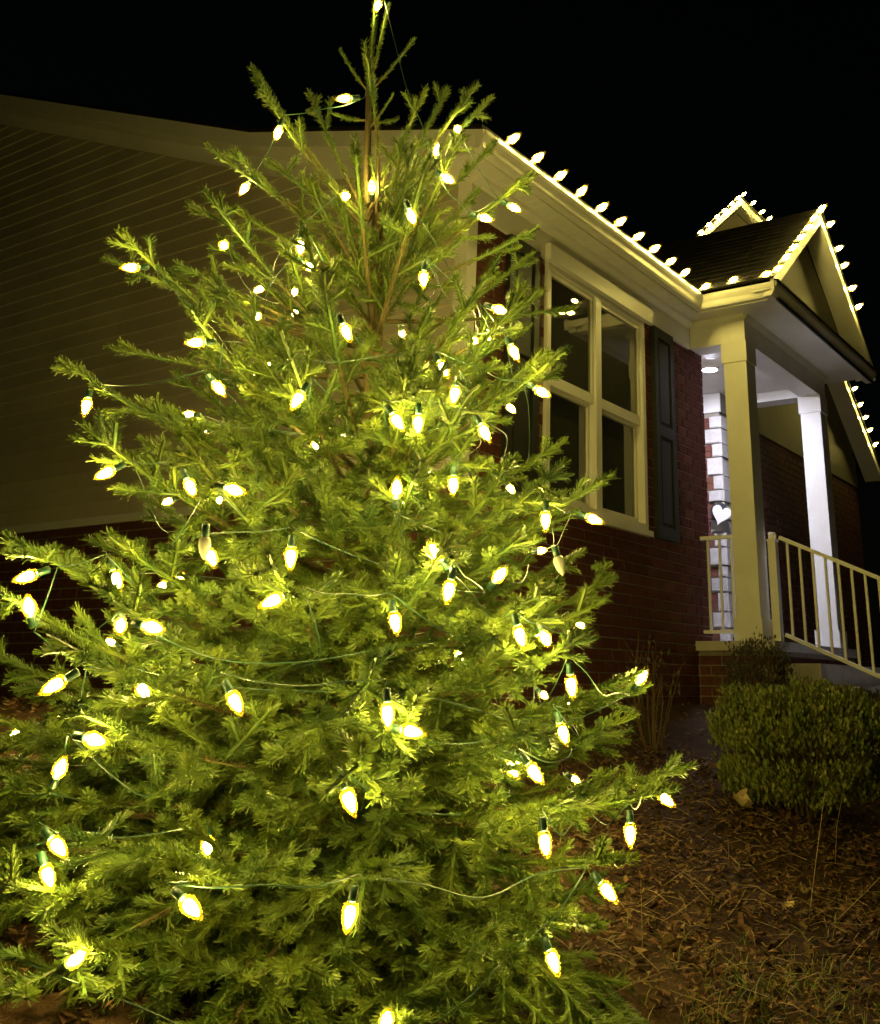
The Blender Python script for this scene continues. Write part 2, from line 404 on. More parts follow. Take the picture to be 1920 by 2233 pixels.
# run along X (front eave) mitred to the run along Y (porch return) and the porch front
path = [((XG0, yb), (0, -1), (XG0, yb)), ]
def sweep(mb, stations):
    """stations: list of (origin2d, outdir2d scaled for mitre)"""
    k = len(GP); b = mb.n()
    for (ox, oy), (dx, dy) in stations:
        for o, zz in GP: mb.v.append((ox + dx * o, oy + dy * o, zz))
    for i in range(len(stations) - 1):
        for j in range(k):
            j2 = (j + 1) % k; mb.f.append((b + i * k + j, b + i * k + j2, b + (i + 1) * k + j2, b + (i + 1) * k + j)); mb.m.append(0)
    mb.f.append(tuple(b + j for j in range(k))); mb.m.append(0)
    e = b + (len(stations) - 1) * k; mb.f.append(tuple(e + j for j in range(k - 1, -1, -1))); mb.m.append(0)
XIb = XI + 0.108; YP = 2.666; YPb = YP + 0.108; XR = 11.09
g = MB(); sweep(g, [((XG0 - 0.01, yb), (0, -1)), ((XIb, yb), (-1, -1))]); g.build('gutter', m_gutter, house)
g = MB(); sweep(g, [((XIb, yb), (-1, -1)), ((XIb, YPb), (-1, -1))]); g.build('gutter', m_gutter, house)
MB().box(XIb - 0.09, XIb + 0.0, YP + 0.001, YPb, 3.186, 3.292)
# splash guard standing in the valley corner
sg = MB(); pts = []
for t in np.linspace(0, math.pi / 2, 6): pts.append((0.06 * math.sin(t), 0.075 * math.cos(t)))
sg.prism([(XIb + 0.01, yb - 0.05, 3.27)] + [(XIb + 0.01, yb - 0.28 - p_, 3.27 + h_) for p_, h_ in [(0, 0.075)] + pts[1:]], (0.004, 0, 0))
sg.prism([(XIb + 0.01, yb - 0.05, 3.27), (XIb + 0.01, yb - 0.05, 3.345), (XIb + 0.01, yb - 0.28, 3.345), (XIb + 0.01, yb - 0.28, 3.27)], (0.004, 0, 0))
sg.prism([(XIb + 0.006, yb + 0.0, 3.27), (XIb + 0.006, yb, 3.345), (XIb - 0.16, yb, 3.345), (XIb - 0.21, yb, 3.32), (XIb - 0.22, yb, 3.27)], (0, -0.004, 0))
sg.build('splash_guard', m_gutter, house)
# fascia behind gutters, soffit boards, crown strip, frieze
MB().box(XG0 + 0.026, XIb + 0.02, yb + 0.001, yb + 0.022, 3.17, 3.30).build('fascia', m_white, house)
MB().box(XIb + 0.001, XIb + 0.021, YPb + 0.001, yb - 0.001, 3.17, 3.30).build('fascia', m_white, house)
sof = MB().box(XG0 + 0.03, XIb + 0.4, yb + 0.023, YW + 0.1, 3.212, 3.222).build('soffit', m_white, house)
x = XG0 + 0.034
while x < XIb - 0.06:
    MB().hexa([(x, yb + 0.024, 3.203), (x + 0.094, yb + 0.024, 3.203), (x + 0.094, YW - 0.03, 3.203), (x, YW - 0.03, 3.203),
               (x - 0.003, yb + 0.024, 3.2115), (x + 0.097, yb + 0.024, 3.2115), (x + 0.097, YW - 0.03, 3.2115), (x - 0.003, YW - 0.03, 3.2115)]).build('soffit_board', m_white, sof)
    x += 0.102
MB().prism([(XW - 0.03, YW - 0.028, 3.2025), (XW - 0.03, YW - 0.095, 3.2025), (XW - 0.03, YW - 0.085, 3.178), (XW - 0.03, YW - 0.05, 3.155), (XW - 0.03, YW - 0.028, 3.150)], (8.34 - XW + 0.03, 0, 0)).build('crown_moulding', m_white, house)
MB().box(XW - 0.024, 8.365, YW - 0.027, YW + 0.009, 2.955, 3.2025).build('frieze_board', m_white, house)

# ---------------------------------------------------------------- window with grilles, shutters
win = MB()
yf = YW - 0.020
for a, b_, c_, d_ in ((WX0, WX0 + 0.05, WZ0, WZ1), (WX1 - 0.05, WX1, WZ0, WZ1), (WX0 + 0.05, WX1 - 0.05, WZ0, WZ0 + 0.05), (WX0 + 0.05, WX1 - 0.05, WZ1 - 0.06, WZ1)):
    win.box(a, b_, yf, YW + 0.09, c_, d_)
window = win.build('window', m_white, house)
XM = 6.63
MB().box(XM - 0.042, XM + 0.042, yf + 0.004, YW + 0.09, WZ0 + 0.05, WZ1 - 0.06).build('mullion', m_white, window)
MB().box(WX0 - 0.02, WX1 + 0.03, YW - 0.05, YW + 0.02, WZ0 - 0.045, WZ0 - 0.001).build('sill', m_white, window)
MB().box(WX0 - 0.05, WX1 + 0.06, YW - 0.075, YW - 0.0275, 2.93, 3.06).build('head_casing', m_white, window)
ZMID = 2.04
for (a, b_) in ((WX0 + 0.05, XM - 0.042), (XM + 0.042, WX1 - 0.05)):
    up = MB(); yy = YW + 0.005
    up.box(a, b_, yy, yy + 0.04, ZMID - 0.03, ZMID + 0.05); up.box(a, b_, yy, yy + 0.04, WZ1 - 0.10, WZ1 - 0.06)
    up.box(a, a + 0.03, yy, yy + 0.04, ZMID + 0.05, WZ1 - 0.10); up.box(b_ - 0.03, b_, yy, yy + 0.04, ZMID + 0.05, WZ1 - 0.10)
    up.build('upper_sash', m_white, window)
    lo = MB(); y2 = YW + 0.046
    lo.box(a, b_, y2, y2 + 0.04, ZMID - 0.05, ZMID + 0.0); lo.box(a, b_, y2, y2 + 0.04, WZ0 + 0.05, WZ0 + 0.10)
    lo.box(a, a + 0.03, y2, y2 + 0.04, WZ0 + 0.10, ZMID - 0.05); lo.box(b_ - 0.03, b_, y2, y2 + 0.04, WZ0 + 0.10, ZMID - 0.05)
    lo.build('lower_sash', m_white, window)
    MB().box(a + 0.03, b_ - 0.03, yy + 0.016, yy + 0.020, ZMID + 0.05, WZ1 - 0.10).build('pane', m_glass, window)
    MB().box(a + 0.03, b_ - 0.03, y2 + 0.016, y2 + 0.020, WZ0 + 0.10, ZMID - 0.05).build('pane', m_glass, window)
    for fx in (0.17, 0.83):
        xx = a + 0.03 + (b_ - a - 0.06) * fx
        MB().box(xx - 0.005, xx + 0.005, yy + 0.023, yy + 0.029, ZMID + 0.05, WZ1 - 0.10).build('grille_bar', m_white, window)
    for fz_ in (0.30,):
        zz = ZMID + 0.05 + (WZ1 - 0.10 - ZMID - 0.05) * fz_
        MB().box(a + 0.03, b_ - 0.03, yy + 0.0295, yy + 0.0345, zz - 0.005, zz + 0.005).build('grille_bar', m_white, window)
# room behind
room = MB(); x0, x1, y0, y1, z0, z1 = XW + 0.25, XC - 0.25, YW + 0.23, YW + 3.2, 0.35, 3.05
room.face([(x0, y1, z0), (x1, y1, z0), (x1, y1, z1), (x0, y1, z1)]); room.face([(x0, y0, z0), (x0, y1, z0), (x0, y1, z1), (x0, y0, z1)])
room.face([(x1, y0, z0), (x1, y0, z1), (x1, y1, z1), (x1, y1, z0)]); room.face([(x0, y0, z1), (x0, y1, z1), (x1, y1, z1), (x1, y0, z1)]); room.face([(x0, y0, z0), (x1, y0, z0), (x1, y1, z0), (x0, y1, z0)])
room.build('room_interior', m_dark, window)
for cx0, cx1 in ((WX0 - 0.1, WX0 + 0.22), (WX1 - 0.25, WX1 + 0.1)):
    cu = MB(); N = 24; pts = [(cx0 + (cx1 - cx0) * i / N, YW + 0.33 + 0.025 * math.sin(i * 1.9)) for i in range(N + 1)]
    for (xa, ya), (xb, yb_) in zip(pts, pts[1:]): cu.face([(xa, ya, 0.45), (xb, yb_, 0.45), (xb, yb_, 3.0), (xa, ya, 3.0)])
    cu.build('curtain', m_curtain, window, smooth=True)
def shutter(xa, xb):
    s = MB(); ya, yb_ = YW - 0.048, YW - 0.006; z0, z1 = 1.115, 2.95; zm = 2.03
    for q in ((xa, xa + 0.065, z0, z1), (xb - 0.065, xb, z0, z1), (xa + 0.065, xb - 0.065, z0, z0 + 0.10), (xa + 0.065, xb - 0.065, z1 - 0.09, z1), (xa + 0.065, xb - 0.065, zm - 0.05, zm + 0.05)):
        s.box(q[0], q[1], ya, yb_, q[2], q[3])
    o = s.build('shutter', m_shutter, house)
    for za, zb in ((z0 + 0.10, zm - 0.05), (zm + 0.05, z1 - 0.09)):
        p = MB(); a, b_ = xa + 0.065, xb - 0.065
        p.box(a, b_, ya + 0.024, yb_ - 0.001, za, zb)
        i = 0.035
        p.hexa([(a + 0.012, ya + 0.0235, za + 0.012), (b_ - 0.012, ya + 0.0235, za + 0.012), (b_ - 0.012, ya + 0.0235, zb - 0.012), (a + 0.012, ya + 0.0235, zb - 0.012),
                (a + i, ya + 0.008, za + i), (b_ - i, ya + 0.008, za + i), (b_ - i, ya + 0.008, zb - i), (a + i, ya + 0.008, zb - i)])
        p.build('shutter_panel', m_shutter, o)
shutter(5.33, 5.71); shutter(7.57, 7.95)

# ---------------------------------------------------------------- porch: beams, columns, ceiling, pediment
XB, YB, ZBM, CW = 8.37, 3.15, 2.955, 0.22
XB2 = 10.72
MB().box(XB, XB + CW, YB + CW, YW - 0.0275, ZBM, 3.2025).build('porch_beam', m_white, house)
MB().box(XB, XB2, YB, YB + CW - 0.001, ZBM, 3.2025).build('porch_beam', m_white, house)
MB().box(XB2 - CW, XB2, YB + CW, 4.19, ZBM, 3.2025).build('porch_beam', m_white, house)
def column(x):
    c = MB(); y = YB + 0.002
    c.box(x, x + CW, y, y + CW - 0.004, 0.345, ZBM - 0.001)
    o = c.build('porch_column', m_white, house)
    q = MB(); e = 0.012; q.box(x - e, x + CW + e, y - e, y + CW + e, ZBM - 0.19, ZBM - 0.0015); q.build('capital', m_white, o)
    q = MB(); e = 0.016; q.box(x - e, x + CW + e, y - e, y + CW + e, 0.340, 0.52); q.build('plinth', m_white, o)
column(XB + 0.004); column(XB2 - CW - 0.004)
MB().box(XB + CW - 0.005, XB2 - CW + 0.005, YB + CW - 0.005, 5.2, 3.06, 3.08).build('porch_ceiling', m_white, house)
# soffit under the porch eaves
MB().box(XIb + 0.022, XB - 0.001, YPb + 0.023, yb + 0.02, 3.205, 3.215).build('soffit', m_white, house)
MB().box(XB - 0.0005, XR - 0.10, YPb + 0.023, YB - 0.001, 3.205, 3.215).build('soffit', m_white, house)
MB().box(XB2 + 0.001, XR - 0.10, YB, 4.15, 3.205, 3.215).build('soffit', m_white, house)
# bed mouldings under soffit on the beams
MB().prism([(XB - 0.001, YB - 0.012, 3.2045), (XB - 0.045, YB - 0.012, 3.2045), (XB - 0.03, YB - 0.012, 3.175), (XB - 0.001, YB - 0.012, 3.155)], (0, YW - YB - 0.02, 0)).build('crown_moulding', m_white, house)
MB().prism([(XB - 0.012, YB - 0.001, 3.2045), (XB - 0.012, YB - 0.045, 3.2045), (XB - 0.012, YB - 0.03, 3.175), (XB - 0.012, YB - 0.001, 3.155)], (XB2 - XB + 0.024, 0, 0)).build('crown_moulding', m_white, house)
# pediment cornice along the porch front (crown profile) + pent shingles on it
MB().prism([(XI + 0.01, YPb + 0.02, 3.172), (XI + 0.01, YP + 0.06, 3.172), (XI + 0.01, YP + 0.04, 3.20), (XI + 0.01, YP + 0.005, 3.255), (XI + 0.01, YP, 3.285), (XI + 0.01, YPb + 0.02, 3.285)], (XR - XI - 0.01, 0, 0)).build('pediment_cornice', m_white, house)
MB().box(XI + 0.10, XR - 0.10, YP + 0.03, YP + 0.05, 3.150, 3.1715).build('cornice_strip', m_shutter, house)
pent = MB(); n_p = 24
for i in range(n_p):
    xa = XI - 0.01 + (XR - XI + 0.02) * i / n_p; xb = XI - 0.01 + (XR - XI + 0.02) * (i + 1) / n_p - 0.004; dz = rng.uniform(0, 0.006)
    pent.hexa([(xa, YP - 0.02, 3.2865), (xb, YP - 0.02, 3.2865), (xb, YP + 0.26, 3.36), (xa, YP + 0.26, 3.36), (xa, YP - 0.02, 3.298 + dz), (xb, YP - 0.02, 3.298 + dz), (xb, YP + 0.26, 3.372 + dz), (xa, YP + 0.26, 3.372 + dz)])
pent.build('pent_roof', m_shingle, house)
AX, AZ, PITCH = 9.51, 4.60, 0.80             # ridge of the porch roof
ZE = AZ - PITCH * (AX - XI)
yT = YP + 0.24
ty = MB(); ty.prism([(XI + 0.12, yT, 3.345), (XR - 0.12, yT, 3.345), (AX, yT, AZ - 0.16)], (0, 0.06, 0)); tymp = ty.build('pediment_wall', m_taupe, house)
yr = YP + 0.02
for s_ in (-1, 1):
    xe = XI - 0.02 if s_ < 0 else XR + 0.02
    ze = AZ - PITCH * abs(xe - AX)
    f = MB(); f.prism([(xe, yr, ze - 0.12), (AX, yr, AZ - 0.12), (AX, yr, AZ), (xe, yr, ze)], (0, 0.03, 0)); f.build('rake_fascia', m_white, house)
    f = MB(); f.prism([(xe, yr + 0.031, ze - 0.10), (AX, yr + 0.031, AZ - 0.10), (AX, yr + 0.031, AZ - 0.085), (xe, yr + 0.031, ze - 0.085)], (0, yT - yr - 0.032, 0)); f.build('rake_soffit', m_white, house)
# roof slopes of the porch with shingles
pr = MB()
for s_ in (-1, 1):
    xe = XI - 0.05 if s_ < 0 else XR + 0.05; ze = AZ - PITCH * abs(xe - AX)
    pr.prism([(xe, yr - 0.01, ze + 0.004), (AX, yr - 0.01, AZ + 0.004), (AX, yr - 0.01, AZ + 0.02), (xe, yr - 0.01, ze + 0.02)], (0, 5.0, 0))
porch_roof = pr.build('porch_roof', m_shingle, house)
sh = MB(); sl = math.hypot(1, PITCH); tot = (AX - XI + 0.06) * sl; e = 0.14; k = 0
s0 = 0.0
while s0 < tot - 0.02:
    x0 = XI - 0.06 + s0 / sl; x1 = XI - 0.06 + min(s0 + e * 1.15, tot) / sl
    y = yr - 0.015 - (0.1 if k % 2 else 0) - rng.uniform(0, 0.05)
    while y < 6.6:
        L = rng.uniform(0.14, 0.24); ya = max(y, yr - 0.02); yb_ = y + L - 0.004; y += L
        if yb_ <= ya: continue
        t = rng.uniform(0.006, 0.013); zz = lambda xx: AZ - PITCH * (AX - xx) + 0.0205
        sh.hexa([(x0, ya, zz(x0)), (x1, ya, zz(x1) + 0.001), (x1, yb_, zz(x1) + 0.001), (x0, yb_, zz(x0)), (x0, ya, zz(x0) + t), (x1, ya, zz(x1) + 0.003), (x1, yb_, zz(x1) + 0.003), (x0, yb_, zz(x0) + t)])
    s0 += e; k += 1
tag(sh.build('shingles', m_shingle, porch_roof), kind='stuff')
MB().prism([(AX - 0.13, yr - 0.02, AZ - 0.13 * PITCH + 0.034), (AX, yr - 0.02, AZ + 0.036), (AX + 0.13, yr - 0.02, AZ - 0.13 * PITCH + 0.034), (AX, yr - 0.02, AZ + 0.05)], (0, 5.0, 0)).build('ridge_cap', m_shingle, porch_roof)

# porch floor and steps
MB().box(XB - 0.06, XB2 + 0.06, 3.02, 5.2, 0.262, 0.338).build('porch_floor', m_concrete, house)
MB().box(XB + 0.0, XB2 - 0.0, 3.07, 5.2, -0.6, 0.2615).build('porch_base', m_mortar, house)
pb = MB(); z = -0.5; row = 0
while z < 0.18:
    for x in np.arange(XB - 0.01 + (0.1 if row % 2 else 0), XB2 - 0.15, BL): pb.box(x, x + 0.194, 3.06 + rng.normal(0, 0.001), 3.1, z, z + BH)
    for y in np.arange(3.11 + (0.1 if row % 2 else 0), 3.7, BL): pb.box(XB - 0.01 + rng.normal(0, 0.001), XB + 0.05, y, min(y + 0.194, 3.71), z, z + BH)
    z += CH; row += 1
tag(pb.build('porch_brickwork', m_brick, house), kind='stuff')
st = thing('porch_steps', (9.5, 2.6, -0.5), 'pale concrete steps leading down from the porch beside the white railing', 'steps')
for i in range(4):
    zt = 0.338 - 0.172 * (i + 1); ya = 3.018 - 0.30 * (i + 1)
    MB().box(8.50, 10.6, ya, 3.018 - 0.30 * i - 0.002, -0.75, zt).build('step', m_concrete, st)
# door recess, wing of the house with stone quoins
XQ, YQ = 10.25, 4.20
wing_x1 = 15.55
wl = MB(); wl.box(XQ + 0.011, XQ + 0.2, YQ + 0.012, 5.2, -0.5, 3.05); wl.box(XQ + 0.2, wing_x1, YQ + 0.012, YQ + 0.2, -0.5, 3.3)
wing = wl.build('wing_wall', m_mortar, house)
MB().box(XC - 0.2, XQ + 0.2, 5.201, 5.3, 0.2, 3.2).build('entry_wall', m_siding, house)
dr = MB().box(8.95, 9.88, 5.15, 5.199, 0.338, 2.45).build('front_door', m_shutter, house)
MB().box(9.76, 9.80, 5.11, 5.149, 1.28, 1.36).build('door_handle', m_black, dr)
MB().box(XQ - 0.012, XQ + 0.01, YQ - 0.012, 5.2, 2.84, 3.0585).build('frieze_board', m_white, house)
MB().box(XQ + 0.0105, wing_x1, YQ - 0.012, YQ + 0.011, 2.84, 3.3).build('frieze_board', m_taupe, house)
# quoins: one L-shaped block per course
z = 0.34; k = 0
hs = [0.21, 0.16, 0.20, 0.15, 0.12, 0.19, 0.16, 0.14, 0.18, 0.13, 0.16, 0.20, 0.15, 0.17, 0.14, 0.18, 0.2]
while z < 2.80:
    h = min(hs[k % len(hs)], 2.838 - z); ly, lx = ((0.10, 0.30), (0.16, 0.20))[k % 2]; ly += rng.uniform(-0.012, 0.02); lx += rng.uniform(-0.03, 0.03)
    q = MB(); o = rng.uniform(0.012, 0.03); e = 0.008; j = 0.012
    jt = rng.uniform(-0.01, 0.01, 8)
    q.hexa([(XQ - o + e, YQ - o + e, z), (XQ + lx, YQ - o + e, z + jt[0] * 0.5), (XQ + lx, YQ + ly, z), (XQ - o + e, YQ + ly, z + jt[1] * 0.5),
            (XQ - o + e, YQ - o + e, z + h - j), (XQ + lx, YQ - o + e, z + h - j + jt[2] * 0.4), (XQ + lx, YQ + ly, z + h - j), (XQ - o + e, YQ + ly, z + h - j)])
    q.hexa([(XQ - o, YQ + e + 0.004, z + e), (XQ - o + e, YQ + e + 0.004, z + e), (XQ - o + e, YQ + ly - e, z + e), (XQ - o, YQ + ly - e, z + e + 0.004),
            (XQ - o, YQ + e + 0.004, z + h - j - e), (XQ - o + e, YQ + e + 0.004, z + h - j - e), (XQ - o + e, YQ + ly - e, z + h - j - e), (XQ - o, YQ + ly - e, z + h - j - e)])
    q.build('quoin_stone', m_stone, wing)
    # bricks of the left face next to the stone
    if h > 0.1:
        nb = 2
        for i in range(nb):
            za = z + (h - j) * i / nb + 0.004; zb_ = z + (h - j) * (i + 1) / nb - 0.004
            for yy in np.arange(YQ + ly + 0.012, YQ + 0.5, 0.2):
                MB().box(XQ, XQ + 0.06, yy, yy + 0.19, za, zb_).build('brick', m_brick, wing)
    z += h; k += 1
# brick courses of the wing front (too dark to pick apart)
wb = MB(); z = -0.4; row = 0
while z < 2.83:
    x = XQ + 0.34 + (0.1 if row % 2 else 0)
    while x < wing_x1 - 0.05:
        wb.box(x, min(x + 0.194, wing_x1), YQ + rng.normal(0, 0.0015), YQ + 0.05, z, z + BH); x += BL
    z += CH; row += 1
tag(wb.build('brickwork', m_brick, wing), kind='stuff')
# wing gable
AX2 = 12.75; P2 = 0.738; AZ2 = 4.16 + P2 * (14.72 - AX2)
wg = MB(); wg.prism([(XQ, YQ + 0.02, 3.3), (wing_x1, YQ + 0.02, 3.3), (wing_x1, YQ + 0.02, AZ2 - P2 * (wing_x1 - AX2) - 0.1), (AX2, YQ + 0.02, AZ2 - 0.1), (XQ, YQ + 0.02, AZ2 - P2 * (AX2 - XQ) - 0.1)], (0, 0.1, 0)); wg.build('wing_gable_wall', m_taupe, house)
for s_ in (-1, 1):
    xe = AX2 + (wing_x1 + 0.55 - AX2) if s_ > 0 else AX2 - (AZ2 - 3.55) / P2; ze = AZ2 - P2 * abs(xe - AX2)
    MB().prism([(xe, YQ - 0.25, ze - 0.14), (AX2, YQ - 0.25, AZ2 - 0.14), (AX2, YQ - 0.25, AZ2), (xe, YQ - 0.25, ze)], (0, 0.03, 0)).build('rake_fascia', m_white, house)
    MB().prism([(xe, YQ - 0.219, ze - 0.12), (AX2, YQ - 0.219, AZ2 - 0.12), (AX2, YQ - 0.219, AZ2 - 0.10), (xe, YQ - 0.219, ze - 0.10)], (0, 0.23, 0)).build('rake_soffit', m_white, house)
    MB().prism([(xe, YQ - 0.27, ze + 0.003), (AX2, YQ - 0.27, AZ2 + 0.003), (AX2, YQ - 0.27, AZ2 + 0.03), (xe, YQ - 0.27, ze + 0.03)], (0, 6.5, 0)).build('wing_roof', m_shingle, house)
# small peaked gable rising behind the porch ridge (turned towards the corner)
KG = 4.45; th = math.radians(-48); dirg = np.array([math.cos(th), math.sin(th), 0.0]); nrm = np.array([math.sin(th), -math.cos(th), 0.0])
if np.dot(nrm, -r82(1505, 385)) < 0: nrm = -nrm
ap = r82(1500, 400); ap = ap / ap[1] * KG * 1.0
def on_g(x, y):
    r = r82(x, y); n_ = np.array([-math.sin(th), math.cos(th), 0.0]); return r * (n_ @ ap) / (n_ @ r)
gl, gr = on_g(1412, 483), on_g(1558, 455)
pl = (ap[2] - gl[2]) / abs(np.dot(gl - ap, dirg)); prr = (ap[2] - gr[2]) / abs(np.dot(gr - ap, dirg)); pg = 0.5 * (pl + prr)
hwid = 1.15
def gp(s_, dz, back): return ap + dirg * s_ + UP * (-pg * abs(s_) + dz) - nrm * back
for s_ in (-1, 1):
    MB().prism([gp(s_ * hwid, -0.11, 0), gp(0, -0.11 * 1.0, 0), gp(0, 0, 0), gp(s_ * hwid, 0, 0)], -nrm * 0.03).build('rake_fascia', m_white, house)
    MB().prism([gp(s_ * hwid, -0.10, 0.031), gp(0, -0.10, 0.031), gp(0, -0.085, 0.031), gp(s_ * hwid, -0.085, 0.031)], -nrm * 0.20).build('rake_soffit', m_white, house)
    MB().prism([gp(s_ * hwid * 1.02, 0.003, -0.015), gp(0, 0.003, -0.015), gp(0, 0.025, -0.015), gp(s_ * hwid * 1.02, 0.025, -0.015)], -nrm * 1.6).build('dormer_roof', m_shingle, house)
MB().prism([gp(-hwid * 0.9, -0.1, 0.235), gp(0, -0.11, 0.235), gp(hwid * 0.9, -0.1, 0.235), gp(hwid * 0.9, -1.2, 0.235), gp(-hwid * 0.9, -1.2, 0.235)], -nrm * 0.08).build('dormer_wall', m_siding, house)

# porch ceiling lamp, heart plaque
pl_ = thing('porch_lamp', (9.33, 3.91, 3.06), 'round flush porch ceiling lamp glowing cool white', 'lamp')
l_ = MB(); l_.lathe([(0.085, -0.006), (0.083, -0.018), (0.06, -0.026), (0.0001, -0.028)], 20, (9.33, 3.91, 3.06)); l_.build('diffuser', m_porch, pl_, True)
l_ = MB(); l_.lathe([(0.086, -0.0225), (0.104, -0.020), (0.108, -0.001), (0.086, -0.001)], 24, (9.33, 3.91, 3.06)); l_.build('trim_ring', m_white, pl_)
hp = thing('heart_plaque', (XQ - 0.05, 4.24, 1.72), 'white heart-shaped plaque with a dark disc for its shadow at the stone porch corner', 'plaque')
hb = MB(); N = 22; hv = []
c0 = np.array([XQ - 0.075, 4.205, 1.70]); ax = unit(np.array([0.30, -0.95, 0]))
for i in range(N):
    t = 2 * math.pi * i / N
    a = 16 * math.sin(t) ** 3; b_ = 13 * math.cos(t) - 5 * math.cos(2 * t) - 2 * math.cos(3 * t) - math.cos(4 * t)
    a, b_ = a * 0.0064, b_ * 0.0072; c_, s_ = math.cos(0.35), math.sin(0.35)
    hv.append(c0 + ax * (a * c_ + b_ * s_) + UP * (b_ * c_ - a * s_))
hb.prism(hv, unit(np.cross(ax, UP)) * 0.02); hb.build('heart', m_heart, hp)
db = MB(); dv = [c0 + np.array([0.03, 0.03, 0.0]) + ax * (0.105 * math.cos(t)) + UP * (0.10 * math.sin(t) + 0.03) for t in np.linspace(0, 2 * math.pi, 18, endpoint=False)]
db.prism(dv, unit(np.cross(UP, ax)) * -0.012); db.build('shadow_disc', m_black, hp)  # black disc stands in for the shadow behind the heart

# railings
def railing(name, label, pts_top, pts_bot, n_bal, post=True):
    b = thing(name, tuple(pts_bot[0]), label, 'railing', None)
    a0, a1 = np.array(pts_top[0]), np.array(pts_top[1]); b0, b1 = np.array(pts_bot[0]), np.array(pts_bot[1])
    d = unit(a1 - a0); sd = unit(np.cross(d, UP)); n_ = np.cross(sd, d)
    def bar(p, q, w_, h_, nm):
        m_ = MB(); P_ = []
        for e_ in (p, q): P_ += [e_ - sd * w_ - n_ * h_, e_ + sd * w_ - n_ * h_, e_ + sd * w_ + n_ * h_, e_ - sd * w_ + n_ * h_]
        m_.hexa([P_[0], P_[1], P_[5], P_[4], P_[3], P_[2], P_[6], P_[7]]); m_.build(nm, m_white, b)
    bar(a0, a1, 0.022, 0.016, 'handrail'); bar(b0, b1, 0.018, 0.014, 'bottom_rail')
    for i in range(n_bal):
        t = (i + 0.6) / n_bal; p = a0 + (a1 - a0) * t; q = b0 + (b1 - b0) * t
        MB().box(p[0] - 0.010, p[0] + 0.010, p[1] - 0.010, p[1] + 0.010, q[2] + 0.008, p[2] - 0.010).build('baluster', m_white, b)
    return b
st_r = railing('porch_railing', 'white stair railing with balusters sloping down beside the porch steps', [(8.61, 3.03, 1.20), (8.61, 1.75, 0.615)], [(8.61, 3.03, 0.395), (8.61, 1.75, -0.16)], 12)
p_ = MB(); p_.box(8.575, 8.645, 3.06, 3.13, 0.339, 1.17); p_.build('newel_post', m_white, st_r)
p_ = MB(); p_.box(8.567, 8.653, 3.052, 3.138, 1.1705, 1.19); p_.lathe([(0.034, 1.1905), (0.036, 1.235), (0.026, 1.25), (0.0005, 1.252)], 12, (8.61, 3.095, 0)); p_.build('post_cap', m_white, st_r)
p_ = MB(); p_.box(8.59, 8.63, 1.72, 1.76, -0.80, 0.62); p_.build('newel_post', m_white, st_r)
railing('porch_railing', 'short white level railing between the brick wall and the near porch column', [(8.48, 3.71, 1.215), (8.48, 3.38, 1.215)], [(8.48, 3.71, 0.42), (8.48, 3.38, 0.42)], 3)

# ------------------------------------------------------------------ light strings
PROF = [(0.0095, 0.0), (0.0135, 0.004), (0.0165, 0.013), (0.0168, 0.021), (0.0140, 0.036), (0.0090, 0.049), (0.0035, 0.058), (0.0006, 0.060)]
def bulb_mesh(s_, m_, k=1.0):
    b = MB(); b.lathe([(r_ * s_ * k, (z_ * k + 0.027 * (1 - k)) * s_) for r_, z_ in PROF], 10 if k == 1 else 7); return b.mesh('bulb', m_, smooth=True)
def socket_mesh(s_, m_):
    b = MB(); b.lathe([(0.004 * s_, -0.036 * s_), (0.0115 * s_, -0.034 * s_), (0.0118 * s_, -0.004 * s_), (0.0100 * s_, 0.001 * s_)], 8); return b.mesh('socket', m_, smooth=True)
BM_T, BM_R = bulb_mesh(0.92, m_halo_lens), bulb_mesh(1.95, m_halo_lens)  # roof shells are oversized to take in the bloom of the lamps
CO_T, CO_R = bulb_mesh(0.92, m_bulb, 0.63), bulb_mesh(1.95, m_bulb_roof, 0.63)
CO_T.name = CO_R.name = 'glowing_core'
SO_T, SO_R = socket_mesh(0.74, m_socket), socket_mesh(1.2, m_wireW)
def add_bulb(parent, pos, d, roof=False, me=None, k=1.0):
    o = link('bulb', me or (BM_R if roof else BM_T), parent, pos)
    o.scale = (k, k, k); o.rotation_mode = 'QUATERNION'; o.rotation_quaternion = Vector((0, 0, 1)).rotation_difference(Vector(unit(d)))
    link('socket', SO_R if roof else SO_T, o)
    if me is None: link('glowing_core', CO_R if roof else CO_T, o)
    return o
RD = unit(-0.85 * np.array([0.05, 1.0, 0]) + 0.36 * UP)
def roof_string(label, pts, d=RD, k=1.0):
    b = thing('light_string', tuple(pts[0]), label, 'string lights', 'bulb strings clipped along the roof edges')
    wp = []
    for i, p in enumerate(pts):
        p = np.asarray(p, float); jd = unit(d + rng.normal(0, 0.07, 3)); add_bulb(b, p, jd, True, None, k)
        wp.append(p - jd * 0.03)
        if i < len(pts) - 1: wp.append((p + np.asarray(pts[i + 1])) / 2 - jd * 0.035 - UP * 0.006)
    m_ = MB(); m_.tube(wp, 0.0028, 5); m_.build('wire', m_wireW, b)
    return b
def seq(ps, fn): return [fn(*p) for p in ps]
front_px = [(1028, 276), (1078, 320), (1124, 357), (1168, 391), (1208, 424), (1246, 454), (1283, 480), (1316, 506), (1349, 529), (1379, 552)]
pts = []
for x_, y_ in front_px:
    p = on_y(x_ * S, y_ * S, YG + 0.012); p[2] = 3.325; pts.append(p)
pts.append(np.array([XI - 0.05, YG + 0.0, 3.325]))
roof_string('row of warm white bulbs along the long front gutter', pts)
roof_string('two warm white bulbs on the short porch return gutter', [(XI - 0.01, 3.10, 3.345), (XI - 0.01, 2.80, 3.345)])
